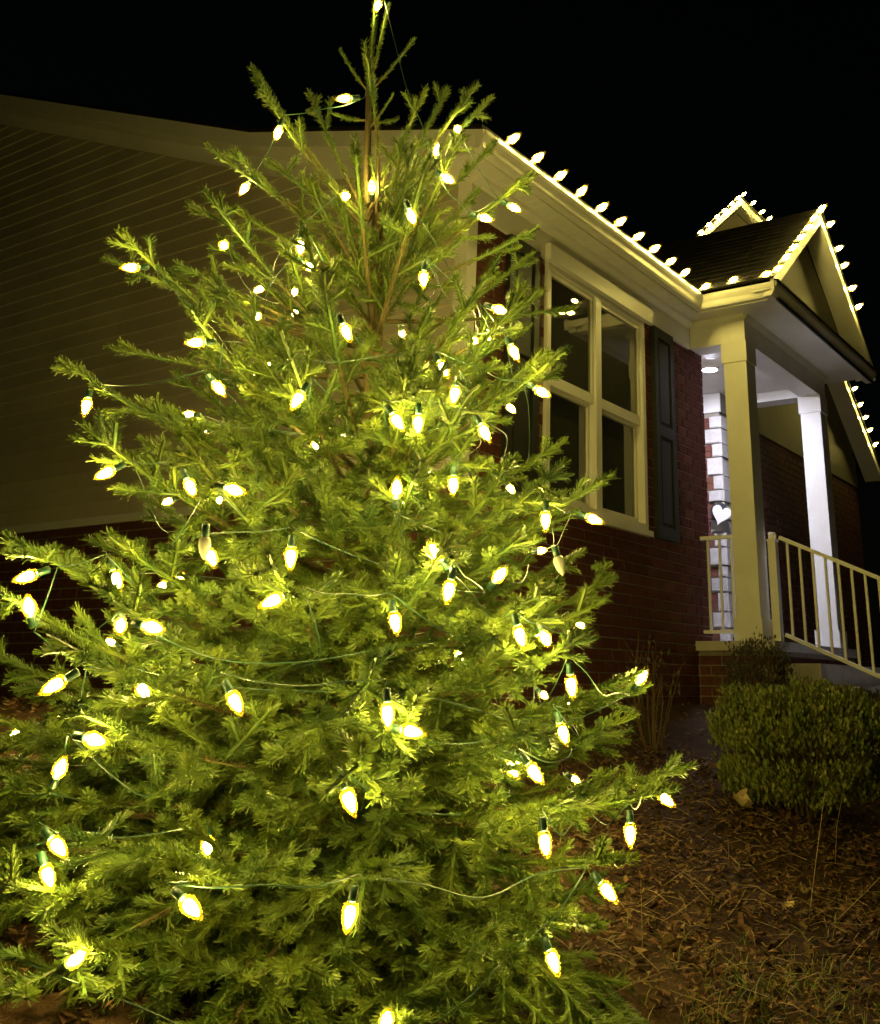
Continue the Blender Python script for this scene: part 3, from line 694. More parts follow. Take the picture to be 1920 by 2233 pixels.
def rake_pts(px, Y, xa, za, pitch, lift=0.045):
    out = []
    for x_, y_ in px:
        p = on_y(x_ * S, y_ * S, Y); p[2] = za - pitch * abs(p[0] - xa) + lift; out.append(p)
    return out
roof_string('bulbs climbing the left rake of the large porch gable', rake_pts([(1566, 540), (1583, 516), (1598, 497), (1613, 475), (1628, 457), (1641, 438), (1654, 428)], yr, AX, AZ, PITCH), k=0.92)
roof_string('bulbs running down the right rake of the large porch gable', rake_pts([(1661, 477), (1679, 527), (1696, 577), (1709, 622), (1725, 667), (1739, 712)], yr, AX, AZ, PITCH))
roof_string('bulbs on the farthest rake low at the right edge, below the porch eave', rake_pts([(1716, 788), (1727, 815), (1739, 843), (1749, 873), (1759, 902), (1770, 929)], YQ - 0.26, AX2, AZ2, P2))
def g_pts(px):
    out = []
    for x_, y_ in px:
        p = on_g(x_, y_); s_ = np.dot(p - ap, dirg); out.append(gp(s_, 0.04, -0.01))
    return out
roof_string('bulbs up the left slope of the small peak behind the porch ridge', g_pts([(1413, 470), (1430, 452), (1447, 436), (1462, 420), (1476, 406), (1490, 394), (1501, 386)]), k=0.76)
roof_string('three bulbs down the right slope of the small peak behind the porch ridge', g_pts([(1519, 404), (1537, 421), (1552, 437)]), k=0.85)

# ------------------------------------------------------------------ the spruce
TX, TY = 2.30, 2.075; TZ0 = float(gz(TX, TY)); TZ1 = 2.30
AXIS = np.array([TX, TY])
LEFT = -np.array([RIGHT[0], RIGHT[1]]); LEFT /= np.linalg.norm(LEFT)
TOCAM = -AXIS / np.linalg.norm(AXIS)
def env(z, az):
    t = np.clip((TZ1 - z) / (TZ1 - TZ0), 0, 1)
    r_ = np.interp(t, [0, 0.1, 0.35, 0.6, 0.8, 0.92, 1.0], [0.02, 0.18, 0.50, 0.78, 1.02, 1.06, 0.92])
    c_ = math.cos(az) * LEFT[0] + math.sin(az) * LEFT[1]
    return r_ * (0.97 + np.interp(t, [0.5, 0.8], [0.05, 0.17]) * c_)
tree = thing('spruce_tree', (TX, TY, TZ0), 'young green spruce wound with glowing warm white bulbs in front of the house', 'tree')
tm = MB()
trunk_pts = [(TX, TY, TZ0 - 0.1), (TX + 0.006, TY, TZ0 + 0.6), (TX - 0.01, TY + 0.006, TZ0 + 1.3), (TX - 0.03, TY + 0.03, 1.5)]
top_fork = ray(805, 196); top_fork = top_fork / np.linalg.norm(top_fork[:2]) * 3.10
trunk_pts += [tuple(ray(800, 450) / np.linalg.norm(ray(800, 450)[:2]) * 3.10), tuple(top_fork)]
tm.tube(trunk_pts, [0.055, 0.047, 0.034, 0.020, 0.014, 0.010], 9); tm.build('trunk', m_bark, tree, True)
TP = np.array(trunk_pts)
def trunk_at(z): return np.array([np.interp(z, TP[:, 2], TP[:, 0]), np.interp(z, TP[:, 2], TP[:, 1]), z])

# tree bulb positions: (x, y in 1782 px, tip direction, depth: 0 on the outer shoots .. 1 deep inside)
TB = [(765, 10, -.2, 1, 0), (698, 199, -1, .15, 0), (563, 268, -.2, 1, 0), (495, 381, -.6, 1, 0), (927, 261, .2, .3, 0), (885, 306, .1, -1, .15),
      (906, 361, .9, .6, 0), (1041, 420, .9, .5, 0), (982, 441, 1, .3, .1), (700, 397, .2, .4, 0), (753, 379, 0, -1, .6), (833, 437, .4, 1, 0),
      (453, 497, .2, .3, 0), (609, 498, 0, 1, .1), (627, 540, .5, .3, .25), (266, 541, -1, .05, 0), (858, 563, 0, 1, .15), (1012, 627, 1, .35, 0),
      (701, 671, .5, 1, 0), (398, 693, -1, .05, 0), (1041, 712, .5, 1, 0), (897, 745, .3, .5, .1), (1097, 793, .9, .5, 0), (175, 821, -.1, 1, 0),
      (443, 785, .5, .5, .2), (603, 808, -.6, 1, .05), (921, 797, -.2, 1, .12), (804, 852, .6, .8, .05), (847, 856, 0, 1, .05), (981, 874, .55, 1, 0),
      (215, 957, -.8, .4, .05), (474, 992, .95, .2, 0), (803, 989, .1, -1, 0), (918, 980, 0, 1, .2), (1105, 1052, 0, 1, .05), (1202, 1051, 1, .35, 0),
      (883, 1118, -.6, -.9, 0), (589, 1127, 0, 1, .1), (55, 1167, -1, .3, 0), (59, 1228, 0, -1, 0), (235, 1172, .3, .5, .2), (553, 1216, -1, .4, 0),
      (909, 1194, -.2, 1, 0), (1012, 1164, .4, -.5, .15), (309, 1270, 1, .1, 0), (244, 1267, .3, .3, .2), (800, 1258, .2, 1, .12), (1053, 1286, .35, 1, 0),
      (1105, 1293, .3, .3, 0), (1300, 1371, .5, -.9, 0), (111, 1387, -.9, .5, 0), (1157, 1387, .1, 1, 0), (476, 1420, .6, 1, .1), (785, 1445, .1, 1, 0),
      (833, 1481, 1, .1, .05), (192, 1498, 1, .05, 0), (290, 1398, .4, .4, .25), (1082, 1563, .6, .7, .05), (707, 1620, .5, 1, 0), (1348, 1618, .8, .5, 0),
      (1276, 1687, 0, 1, 0), (1104, 1706, .15, 1, 0), (1140, 1483, .3, .8, .15), (1230, 1804, .8, .8, 0), (386, 1836, .6, .3, 0), (708, 1852, -.15, 1, 0),
      (1120, 1945, .45, 1, 0), (155, 1940, .6, -.5, .05), (783, 2066, .2, -1, 0), (117, 1713, .5, .4, .2), (421, 1713, .3, .3, .3), (97, 1772, .3, .5, .25),
      (1035, 1555, .4, .4, .3), (122, 1555, .4, -.8, .15), (427, 1127, .3, .5, .25), (385, 985, .3, .5, .25),
      (640, 900, .2, .3, .5), (930, 1330, .2, .3, .45), (520, 640, .2, .3, .5), (960, 690, .2, .3, .5)]  # these four bulbs are added deep inside to light the tree's interior
def place_on_tree(px, py, depth):
    r_ = ray(px, py); rh = np.linalg.norm(r_[:2]); best = None
    ds = np.linspace(1.4, 4.4, 600); ent = None; bestv = 9
    for d in ds:
        p = r_ * d / rh; v = p[:2] - trunk_at(p[2])[:2]; rr = np.linalg.norm(v); az = math.atan2(v[1], v[0]); e_ = env(p[2], az)
        if rr < e_ * 1.0 and ent is None: ent = d; break
        if rr - e_ < bestv: bestv = rr - e_; best = d
    if ent is not None:
        axd = 3.1; d = ent + (axd - ent) * depth * 1.4
    else: d = best
    return r_ * d / rh
bulbs = []
for (x_, y_, dx, dy, dep) in TB:
    p = place_on_tree(x_ * S, y_ * S, dep)
    toward = -0.35 if dep == 0 else -0.2
    if abs(dx) + abs(dy) < 0.75: toward = -0.9
    d = unit(RIGHT * dx + DOWN * dy + FWD * toward)
    bulbs.append((p, d, dep))
    # keep the lamp centred on its place
bulbs = [(p - d * 0.022, d, dep) for p, d, dep in bulbs]
zb = 1.35; ab = 0.0
while zb > -0.45:                                    # the far side of the tree carries the same strings
    c_ = math.atan2(-TOCAM[1], -TOCAM[0]) + 0.95 * math.sin(ab) + rng.normal(0, 0.1); r_ = env(zb, c_) * 0.99
    q = trunk_at(zb) + np.array([math.cos(c_) * r_, math.sin(c_) * r_, 0.0])
    bulbs.append((q, unit([math.cos(c_), math.sin(c_), rng.uniform(-0.8, 0.4)]), 0.0)); zb -= 0.033; ab += 0.85
N_FRONT = len(TB)
BP = np.array([p + d * 0.02 for p, d, _ in bulbs])

# shoots: (p0, p1, width factor)
def shoot_needles(segs, dens=1250, ln=0.0150, wd=0.0023, flat=1.0):
    P0 = np.array([s_[0] for s_ in segs]); P1 = np.array([s_[1] for s_ in segs]); K = np.array([s_[2] for s_ in segs])
    L = np.linalg.norm(P1 - P0, axis=1); n = np.maximum((L * dens * np.clip(K, 0.5, 1.1)).astype(int), 4)
    idx = np.repeat(np.arange(len(L)), n); N = len(idx)
    T = (P1 - P0) / L[:, None]; A = np.cross(T, np.where(np.abs(T[:, 2:3]) < 0.9, np.array([[0, 0, 1.0]]), np.array([[1.0, 0, 0]]))); A /= np.linalg.norm(A, axis=1)[:, None]; B = np.cross(A, T)
    # B points towards the upper side of the shoot; fewer needles underneath
    u_ = rng.uniform(0, 1, N) ** 0.95; ph = rng.uniform(0, 2 * np.pi, N)
    under = np.sin(ph) < -0.35; ph = np.where(under & (rng.uniform(0, 1, N) < 0.6), rng.uniform(-0.35, np.pi + 0.35, N), ph)
    t = T[idx]; rad = A[idx] * np.cos(ph)[:, None] + B[idx] * (np.sin(ph) * flat)[:, None]
    ang = rng.normal(0.86, 0.14, N) * np.where(u_ > 0.96, 0.75, 1)
    dr = t * np.cos(ang)[:, None] + rad * np.sin(ang)[:, None] + rng.normal(0, 0.05, (N, 3))
    ll = ln * K[idx] * rng.uniform(0.8, 1.15, N) * (0.92 + 0.2 * np.sin(np.pi * np.clip(u_, 0.1, 0.9)))
    b = P0[idx] + t * (u_ * L[idx])[:, None]
    tip = b + dr * ll[:, None]
    sd = np.cross(dr, rad); sd /= (np.linalg.norm(sd, axis=1)[:, None] + 1e-9)
    tw = rng.uniform(-0.6, 0.6, N)[:, None]; sd = sd * np.cos(tw) + rad * np.sin(tw); w_ = wd * 0.5 * (np.clip(K, 1, 2)[idx] ** 0.5 * rng.uniform(0.8, 1.2, N))[:, None]
    tb_ = sd * w_ * 0.55
    V = np.concatenate([np.stack([b - sd * w_, b + sd * w_, tip + tb_], 1), np.stack([b - sd * w_, tip + tb_, tip - tb_], 1)]); tip = np.concatenate([tip, tip])
    # lamps push the needles aside
    keep = np.ones(2 * N, bool)
    for q in BP: keep &= (np.sum((tip - q) ** 2, 1) > 0.030 ** 2)
    # green core of densely set needle bases
    r0 = 0.0036 * K; q6 = np.linspace(0, 2 * np.pi, 5, endpoint=False); C = []
    ring = lambda P_, f_: [P_ + (A * math.cos(q) + B * math.sin(q)) * (r0 * f_)[:, None] for q in q6]
    ra, rb, tp = ring(P0 - T * 0.003, 0.8), ring(P1, 0.9), P1 + T * 0.006
    for i in range(5):
        j = (i + 1) % 5; C += [np.stack([ra[i], ra[j], rb[j]], 1), np.stack([ra[i], rb[j], rb[i]], 1), np.stack([rb[i], rb[j], tp], 1)]
    C = np.concatenate(C); cm = C.mean(1); kc = np.ones(len(C), bool)
    for q in BP: kc &= (np.sum((cm - q) ** 2, 1) > 0.024 ** 2)
    return np.concatenate([V[keep], C[kc]])

def bez(p0, p1, p2, n):
    t = np.linspace(0, 1, n)[:, None]; return (1 - t) ** 2 * p0 + 2 * t * (1 - t) * p1 + t * t * p2

def near_bulb(a, b_):
    a = np.asarray(a); d = np.asarray(b_) - a; t = np.clip(((BP - a) @ d) / (d @ d + 1e-12), 0, 1)
    return np.min(np.sum((a + t[:, None] * d - BP) ** 2, 1)) < 0.034 ** 2
def make_branch(p0, tip, sag=0.0, fill=1.0, bare=0.2, wfac=1.0, zt=0.5, curl=0.05):
    """main axis from the trunk to the tip; side shoots in a loose flat fan"""
    p0 = np.asarray(p0, float); tip = np.asarray(tip, float); Lb = np.linalg.norm(tip - p0)
    mid = (p0 + tip) / 2 + np.array([0, 0, -sag * Lb]) + rng.normal(0, 0.02 * Lb, 3)
    n = max(5, int(Lb / 0.07)); ax = bez(p0, mid, tip, n)
    wood = MB(); rb = 0.0035 + 0.0085 * Lb; wood.tube(ax, list(np.linspace(rb, 0.0022, n)), 5)
    segs = []; tw = []
    acc = np.concatenate([[0], np.cumsum(np.linalg.norm(np.diff(ax, axis=0), axis=1))]); tot = acc[-1]
    for i in range(n - 1):
        if acc[i] > bare * tot: segs.append((ax[i], ax[i + 1], (0.85 if acc[i] < 0.6 * tot else 1.0) * wfac))
    s_ = max(bare * tot, 0.05); side = 1
    while s_ < tot - 0.02:
        f_ = s_ / tot; p = np.array([np.interp(s_, acc, ax[:, k_]) for k_ in range(3)])
        i = min(int(np.searchsorted(acc, s_)), n - 1); t = unit(ax[min(i + 1, n - 1)] - ax[max(i - 1, 0)])
        lat = unit(np.cross(t, UP)) if abs(t[2]) < 0.95 else unit(np.cross(t, (1, 0, 0))); upv = np.cross(lat, t)
        roll = rng.normal(0, 0.45 + 0.5 * zt); a = rng.normal(0.85, 0.13)
        dr = unit(t * math.cos(a) + side * lat * math.sin(a) * math.cos(roll) + upv * math.sin(a) * math.sin(roll) + UP * (0.22 * zt - 0.10 * (1 - zt)))
        Ls = (0.07 + 0.40 * (tot - s_) * (1.15 - 0.5 * f_)) * rng.uniform(0.6, 1.15); Ls = min(Ls, 0.30)
        if f_ > 0.75: Ls = max(Ls, rng.uniform(0.06, 0.11))
        e_ = p + dr * Ls + UP * rng.normal(0.0, 0.012) + np.array([0, 0, -0.10 * Ls * Ls * 6 * (1 - zt)])
        m1 = (p + e_) / 2 + np.array([0, 0, 0.015 * Ls * rng.normal(0, 1)])
        blocked = near_bulb(p, e_)
        if not blocked: segs.append((p, m1, 0.92 * wfac)); segs.append((m1, e_, wfac)); tw.append((p, m1, e_))
        if Ls > 0.10 + 0.24 * max(0.0, zt - 0.5) and not blocked:
            q = 0.035; sd2 = 1 if rng.uniform() < 0.5 else -1
            while q < Ls - 0.02:
                g_ = q / Ls; pp = p + (e_ - p) * g_; d2 = unit(e_ - p); lt = unit(np.cross(d2, UP)); u2 = np.cross(lt, d2); ro = rng.normal(0, 0.5)
                a2 = rng.normal(0.85, 0.15); dd = unit(d2 * math.cos(a2) + sd2 * (lt * math.cos(ro) + u2 * math.sin(ro)) * math.sin(a2) + UP * 0.08 * zt)
                l3 = rng.uniform(0.036, 0.058) * (0.75 + 0.8 * (1 - g_) * min(1, Ls / 0.25))
                if not near_bulb(pp, pp + dd * l3): segs.append((pp, pp + dd * l3, 0.95 * wfac)); tw.append((pp, pp + dd * l3 * 0.5, pp + dd * l3))
                sd2 = -sd2; q += rng.uniform(0.032, 0.050) / fill
        side = -side; s_ += rng.uniform(0.036, 0.058) / fill * (1.0 + 0.9 * max(0.0, zt - 0.55) / 0.45)
    for k_ in range(3):   # cluster of buds/shoots at the tip
        t = unit(ax[-1] - ax[-2]); dr = unit(t + rng.normal(0, 0.45, 3)); l_ = rng.uniform(0.04, 0.075)
        if k_ == 0: dr = t; l_ = rng.uniform(0.06, 0.10)
        if not near_bulb(tip, tip + dr * l_): segs.append((tip, tip + dr * l_, wfac)); tw.append((tip, tip + dr * l_ * 0.5, tip + dr * l_))
    for a, b_, c_ in tw: wood.tube([a, c_], [0.0024, 0.0014], 3, cap=False)
    o = wood.build('branch', m_bark, tree)
    kk = 1.38 + 0.40 * (1 - zt); segs = [(a, b_, c_ * kk) for a, b_, c_ in segs]
    V = shoot_needles(segs, flat=0.72 + 0.28 * zt) - base_of(tree)
    link('needles', tri_mesh('needles', V, m_needle), o)
    return len(V)
def asc(z):
    t = (TZ1 - z) / (TZ1 - TZ0); return math.radians(np.interp(t, [0, 0.12, 0.35, 0.6, 0.85, 1.0], [62, 54, 36, 20, 6, -6]))
ntri = 0
# branches that carry the outer lamps
for p, d, dep in bulbs[:N_FRONT]:
    if dep > 0.06 or p[2] > 1.95: continue
    v = p[:2] - trunk_at(p[2])[:2]; rr = np.linalg.norm(v)
    if rr < 0.12: continue
    out = np.array([v[0] / rr, v[1] / rr, 0]); a = asc(p[2])
    side = unit(np.cross(out, UP)) * rng.choice([-1, 1]) * 0.035
    tip = p + out * 0.03 + UP * (0.035 + 0.05 * math.sin(a)) + side - d * 0.02
    L_ = np.linalg.norm(tip[:2] - trunk_at(p[2])[:2])
    z0 = max(tip[2] - L_ * math.tan(a) * 0.95, TZ0 + 0.12)
    zt = np.clip((p[2] + 0.2) / 2.0, 0, 1)
    ntri += make_branch(trunk_at(z0), tip, sag=0.06 if zt > 0.4 else 0.10, fill=0.85 - 0.52 * zt, bare=0.25, zt=zt)
# general whorls
ga = 0.3; zz = 1.22
k = 0
while zz > TZ0 + 0.10:
    t = (TZ1 - zz) / (TZ1 - TZ0); az = ga + rng.normal(0, 0.2); ga += 2.39996
    r_ = env(zz, az) * rng.uniform(0.74, 0.98)
    c_ = np.array([math.cos(az), math.sin(az)]); facing = float(np.dot(c_, TOCAM))
    tipz = zz; a = asc(zz); base = trunk_at(max(tipz - r_ * math.tan(a) * rng.uniform(0.8, 1.05), TZ0 + 0.08))
    tb = trunk_at(zz)[:2]; tip = np.array([tb[0] + c_[0] * r_, tb[1] + c_[1] * r_, tipz + rng.normal(0, 0.03)])
    if t > 0.75: tip[2] += (float(gz(tip[0], tip[1])) - TZ0) * (t - 0.75) / 0.25 * 0.9
    tip[2] = max(tip[2], float(gz(tip[0], tip[1])) + 0.05)
    zt = np.clip((zz + 0.2) / 2.0, 0, 1)
    ntri += make_branch(base, tip, sag=0.05 + 0.08 * (1 - zt), fill=0.84 if facing > -0.5 else 0.55, bare=0.22, zt=zt)
    zz -= (0.040 * (1.3 if t < 0.42 else 0.66)) * 0.76; k += 1
for k in range(14):                                  # short young shoots hiding the upper trunk
    z_ = rng.uniform(0.95, 1.62); az = math.atan2(TOCAM[1], TOCAM[0]) + rng.normal(0, 0.8); r_ = rng.uniform(0.10, 0.26) * (1.3 - 0.4 * z_ / 1.6)
    p0 = trunk_at(z_); ntri += make_branch(p0, p0 + np.array([math.cos(az) * r_, math.sin(az) * r_, r_ * rng.uniform(0.4, 1.1)]), sag=0.05, fill=0.7, bare=0.08, zt=0.8)
for k in range(26):
    az = math.atan2(TOCAM[1], TOCAM[0]) + (k - 17.5) * 0.165 + rng.normal(0, 0.08); c_ = np.array([math.cos(az), math.sin(az)]); r_ = rng.uniform(0.86, 1.12) * (1.03 + 0.24 * float(np.dot(c_, LEFT)))
    q = AXIS + c_ * r_; tip = np.array([q[0], q[1], float(gz(q[0], q[1])) + rng.uniform(0.05, 0.14)])
    ntri += make_branch(trunk_at(TZ0 + rng.uniform(0.12, 0.3)), tip, sag=-0.02, fill=0.85, bare=0.2, zt=0.0)
# top: leader, its fork and the sparse shoots of the youngest years
def at(px, py, dd=0.0):
    r_ = ray(px, py); return r_ / np.linalg.norm(r_[:2]) * (3.10 + dd)
TOPS = [((805, 196), (820, -25), 0, 1.0), ((806, 190), (847, 8), 0.05, 0.9), ((803, 199), (741, 108), -0.03, 0.8), ((808, 200), (904, 86), 0.02, 0.8), ((803, 262), (727, 248), -0.10, .9),
        ((803, 268), (870, 258), 0.10, .8), ((803, 283), (858, 205), -0.06, .5)]
for a, b_, dd, wf in TOPS:
    p0 = at(*a); p1 = at(*b_, dd)
    wood = MB(); n = 6; ax = bez(p0, (p0 + p1) / 2 + np.array([0, 0, -0.015]), p1, n); wood.tube(ax, list(np.linspace(0.0042, 0.0016, n)), 6)
    o = wood.build('branch', m_bark, tree)
    segs = [(ax[i], ax[i + 1], 1.30 * wf ** 0.5) for i in range(1, n - 1)]
    link('needles', tri_mesh('needles', shoot_needles(segs, 1100, 0.011, 0.0024) - base_of(tree), m_needle), o)
YOUNG = [((800, 480), (580, 195), .02), ((800, 480), (690, 240), .1), ((802, 480), (960, 222), .05), ((802, 470), (1035, 252), -.05), ((800, 520), (500, 355), .0), ((800, 470), (905, 245), -.12), ((800, 500), (625, 380), -.15),
         ((800, 560), (1062, 330), .1), ((803, 600), (455, 468), -.05), ((803, 600), (545, 478), -.2), ((803, 610), (1128, 412), .0), ((803, 640), (1130, 520), -.1), ((803, 620), (690, 430), -.25), ((803, 620), (890, 400), -.25), ((803, 640), (1020, 440), .1),
         ((803, 660), (645, 560), -.3), ((803, 660), (960, 560), -.3), ((803, 700), (1190, 680), .0), ((803, 760), (290, 590), .05), ((803, 760), (395, 610), -.1), ((803, 760), (435, 600), -.15), ((803, 800), (1130, 580), .15), ((803, 820), (300, 770), -.1), ((803, 640), (745, 470), -.2), ((803, 640), (850, 520), -.32)]
for a, b_, dd in YOUNG:
    p0 = at(*a); p1 = at(*b_, dd)
    ntri += make_branch(p0, p1, sag=0.07, fill=0.30, bare=0.22, wfac=0.98, zt=0.95)
print('needle triangles', ntri)

UNLIT = [(425, 1080, 0, 1), (1128, 1120, .3, 1)]
BM_U = bulb_mesh(0.80, m_clear)
# the strings wound round the tree: split by height
bands = [(9.0, 1.28, 'string of warm white bulbs wound round the top of the spruce'), (1.28, 0.55, 'string of warm white bulbs wound round the upper middle of the spruce'),
         (0.55, -0.02, 'string of warm white bulbs wound round the lower middle of the spruce'), (-0.02, -9, 'string of warm white bulbs wound round the lowest branches of the spruce')]
for hi, lo, lab in bands:
    ids = [i for i, (p, d, _) in enumerate(bulbs) if lo <= p[2] < hi]
    if not ids: continue
    c_ = np.mean([bulbs[i][0] for i in ids], 0)
    sobj = thing('light_string', (TX, TY, c_[2]), lab, 'string lights', 'bulb strings wound round the spruce')
    for i in ids: add_bulb(sobj, bulbs[i][0], bulbs[i][1])
    for (x_, y_, dx, dy) in UNLIT:
        p = place_on_tree(x_ * S, y_ * S, 0.0)
        if lo <= p[2] < hi: add_bulb(sobj, p - FWD * 0.03, unit(RIGHT * dx + DOWN * dy - FWD * 0.2), me=BM_U)['label'] = 'unlit clear bulb'
    # wire: visit lamps in two winding passes from side to side
    ids.sort(key=lambda i: -bulbs[i][0][2]); rows = [ids[j:j + 6] for j in range(0, len(ids), 6)]; order = []
    for j, rw_ in enumerate(rows):
        order += sorted(rw_, key=lambda i: np.dot(bulbs[i][0], RIGHT) * (1 if j % 2 == 0 else -1))
    wp = []
    for a, b_ in zip(order, order[1:]):
        pa, da, _ = bulbs[a]; pb, db_, _ = bulbs[b_]
        sa, sb = pa - da * 0.042, pb - db_ * 0.042; L_ = np.linalg.norm(sb - sa)
        ctl = [sa]
        for f_ in (0.25, 0.5, 0.75):
            q = sa + (sb - sa) * f_; v = q[:2] - trunk_at(q[2])[:2]; rr = np.linalg.norm(v) + 1e-6; e_ = env(q[2], math.atan2(v[1], v[0]))
            tgt = rr + 0.35 * max(0.0, e_ * 0.92 - rr)
            q = np.array([trunk_at(q[2])[0] + v[0] / rr * tgt, trunk_at(q[2])[1] + v[1] / rr * tgt, q[2] - 0.07 * L_ * math.sin(math.pi * f_) * rng.uniform(0.3, 1.5)])
            ctl.append(q)
        ctl.append(sb)
        for i in range(len(ctl) - 1):
            p_0 = ctl[max(i - 1, 0)]; p_1 = ctl[i]; p_2 = ctl[i + 1]; p_3 = ctl[min(i + 2, len(ctl) - 1)]
            for t in np.linspace(0, 1, 6, endpoint=False):
                wp.append(0.5 * ((2 * p_1) + (-p_0 + p_2) * t + (2 * p_0 - 5 * p_1 + 4 * p_2 - p_3) * t * t + (-p_0 + 3 * p_1 - 3 * p_2 + p_3) * t ** 3))
        wp.append(sb)
    m_ = MB(); m_.tube(wp, 0.0016, 5); m_.build('wire', m_wire, sobj, True)

# ------------------------------------------------------------------ shrubs
def ell_shrub(name, label, c, rx, ry, rz, n, leaf, m_leaf, stems=10, upright=0.5, flat_top=0.0):
    t = thing(name, (c[0], c[1], float(gz(c[0], c[1]))), label, 'shrub')
    gzv = float(gz(c[0], c[1]))
    tw = MB(); P_ = []
    for i in range(stems):
        a = rng.uniform(0, 2 * math.pi); r_ = math.sqrt(rng.uniform(0, 1)) * 0.85
        tip = np.array([c[0] + rx * r_ * math.cos(a), c[1] + ry * r_ * math.sin(a), gzv + rz * rng.uniform(0.7, 1.02) * (1 - 0.25 * r_ * r_)])
        b0 = np.array([c[0] + rx * 0.25 * r_ * math.cos(a), c[1] + ry * 0.25 * r_ * math.sin(a), gzv - 0.03])
        pts_ = bez(b0, (b0 + tip) / 2 + rng.normal(0, 0.03, 3), tip, 6); tw.tube(pts_, list(np.linspace(0.006, 0.002, 6)), 4, cap=False)
        for j in range(3):
            f_ = rng.uniform(0.4, 0.95); q = b0 + (tip - b0) * f_; e_ = q + np.array([rng.normal(0, 0.07), rng.normal(0, 0.07), rng.uniform(0.05, 0.14)]); tw.tube([q, e_], [0.003, 0.0012], 3, cap=False)
    tw.build('stems', m_twig, t)
    u_ = rng.normal(0, 1, (n, 3)); u_ /= np.linalg.norm(u_, axis=1)[:, None]; u_[:, 2] = np.abs(u_[:, 2]) * rng.choice([1, 1, 1, -0.6], n)
    rad = rng.uniform(0.55, 1.0, n) ** 0.5
    lump = 1 + 0.14 * np.sin(u_[:, 0] * 7 + 1) * np.cos(u_[:, 1] * 6) + 0.10 * np.sin(u_[:, 2] * 9 + u_[:, 0] * 13) + 0.06 * np.sin(u_[:, 1] * 23 + u_[:, 0] * 19)
    gap = (np.sin(u_[:, 0] * 9 + 2) * np.sin(u_[:, 1] * 11) * np.cos(u_[:, 2] * 5 + 1) > 0.42); rad = np.where(gap, rad * 0.72, rad)
    p = np.stack([c[0] + u_[:, 0] * rx * rad * lump, c[1] + u_[:, 1] * ry * rad * lump, gzv + rz * 0.5 + np.sign(u_[:, 2]) * np.abs(u_[:, 2]) ** (1 - flat_top) * rz * 0.52 * rad * lump], 1)
    d = u_ * 0.6 + np.array([0, 0, upright]) + rng.normal(0, 0.45, (n, 3)); d /= np.linalg.norm(d, axis=1)[:, None]
    s_ = np.cross(d, rng.normal(0, 1, (n, 3))); s_ /= np.linalg.norm(s_, axis=1)[:, None]
    l_ = leaf * rng.uniform(0.6, 1.3, n)[:, None]; w_ = l_ * 0.28
    a = p; b_ = p + d * l_ * 0.5 + s_ * w_; e_ = p + d * l_; f_ = p + d * l_ * 0.5 - s_ * w_
    V = np.concatenate([np.stack([a, b_, e_], 1), np.stack([a, e_, f_], 1)]) - base_of(t)
    link('foliage', tri_mesh('foliage', V, m_leaf), t)
    return t
ell_shrub('hedge_shrub', 'clipped boxwood shrub catching warm light right of the spruce', (5.75, 1.98), 0.54, 0.46, 0.62, 27000, 0.028, m_hedge, 40, 1.9, 0.45)
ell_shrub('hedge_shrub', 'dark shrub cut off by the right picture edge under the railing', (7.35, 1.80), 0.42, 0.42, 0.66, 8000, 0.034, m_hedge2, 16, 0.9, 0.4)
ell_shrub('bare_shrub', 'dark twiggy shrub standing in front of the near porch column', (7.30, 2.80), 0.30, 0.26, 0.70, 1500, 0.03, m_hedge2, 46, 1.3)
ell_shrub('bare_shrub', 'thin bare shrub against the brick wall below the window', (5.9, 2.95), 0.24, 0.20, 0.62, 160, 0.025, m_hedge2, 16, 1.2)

# ------------------------------------------------------------------ leaf litter, stalks
def leaves(n, x0, x1, y0, y1, smin, smax, lift):
    x = rng.uniform(x0, x1, n); y = rng.uniform(y0, y1, n)
    pt = np.sin(x * 3.1 + 1.7 * np.sin(y * 2.3)) * np.cos(y * 3.7 + 1.3 * np.sin(x * 1.9)) + 0.5 * np.sin(x * 9.7 + y * 7.9)
    kp = rng.uniform(-1.4, 1.0, n) < pt; x = x[kp]; y = y[kp]; n = len(x); z = gz(x, y) + rng.uniform(0.004, lift, n)
    p = np.stack([x, y, z], 1); a = rng.uniform(0, 2 * np.pi, n)
    d = np.stack([np.cos(a), np.sin(a), rng.normal(0.02, 0.30, n)], 1); d /= np.linalg.norm(d, axis=1)[:, None]
    s_ = np.cross(d, np.stack([rng.normal(0, 0.35, n), rng.normal(0, 0.35, n), np.ones(n)], 1)); s_ /= np.linalg.norm(s_, axis=1)[:, None]; nn = np.cross(s_, d)
    l_ = rng.uniform(smin, smax, n)[:, None]; w_ = l_ * rng.uniform(0.06, 0.26, n)[:, None]; cu = l_ * rng.normal(0.0, 0.14, n)[:, None]
    a0 = p; b0 = p + d * l_ * 0.5 + nn * cu; c0_ = p + d * l_ + nn * cu * rng.uniform(-0.5, 1.5, n)[:, None]
    r0 = p + d * l_ * 0.45 + s_ * w_ + nn * cu * 1.8; l0 = p + d * l_ * 0.55 - s_ * w_ + nn * cu * 1.6
    return np.concatenate([np.stack([a0, r0, b0], 1), np.stack([b0, r0, c0_], 1), np.stack([a0, b0, l0], 1), np.stack([b0, c0_, l0], 1)])
V = np.concatenate([leaves(11000, 2.4, 6.5, 0.3, 3.3, 0.02, 0.052, 0.03), leaves(14000, 0.9, 4.6, 0.5, 3.2, 0.018, 0.05, 0.035), leaves(9000, -0.5, 4.6, 2.3, 6.0, 0.02, 0.055, 0.035), leaves(2500, 4.5, 9.0, 0.8, 3.4, 0.03, 0.08, 0.025)])
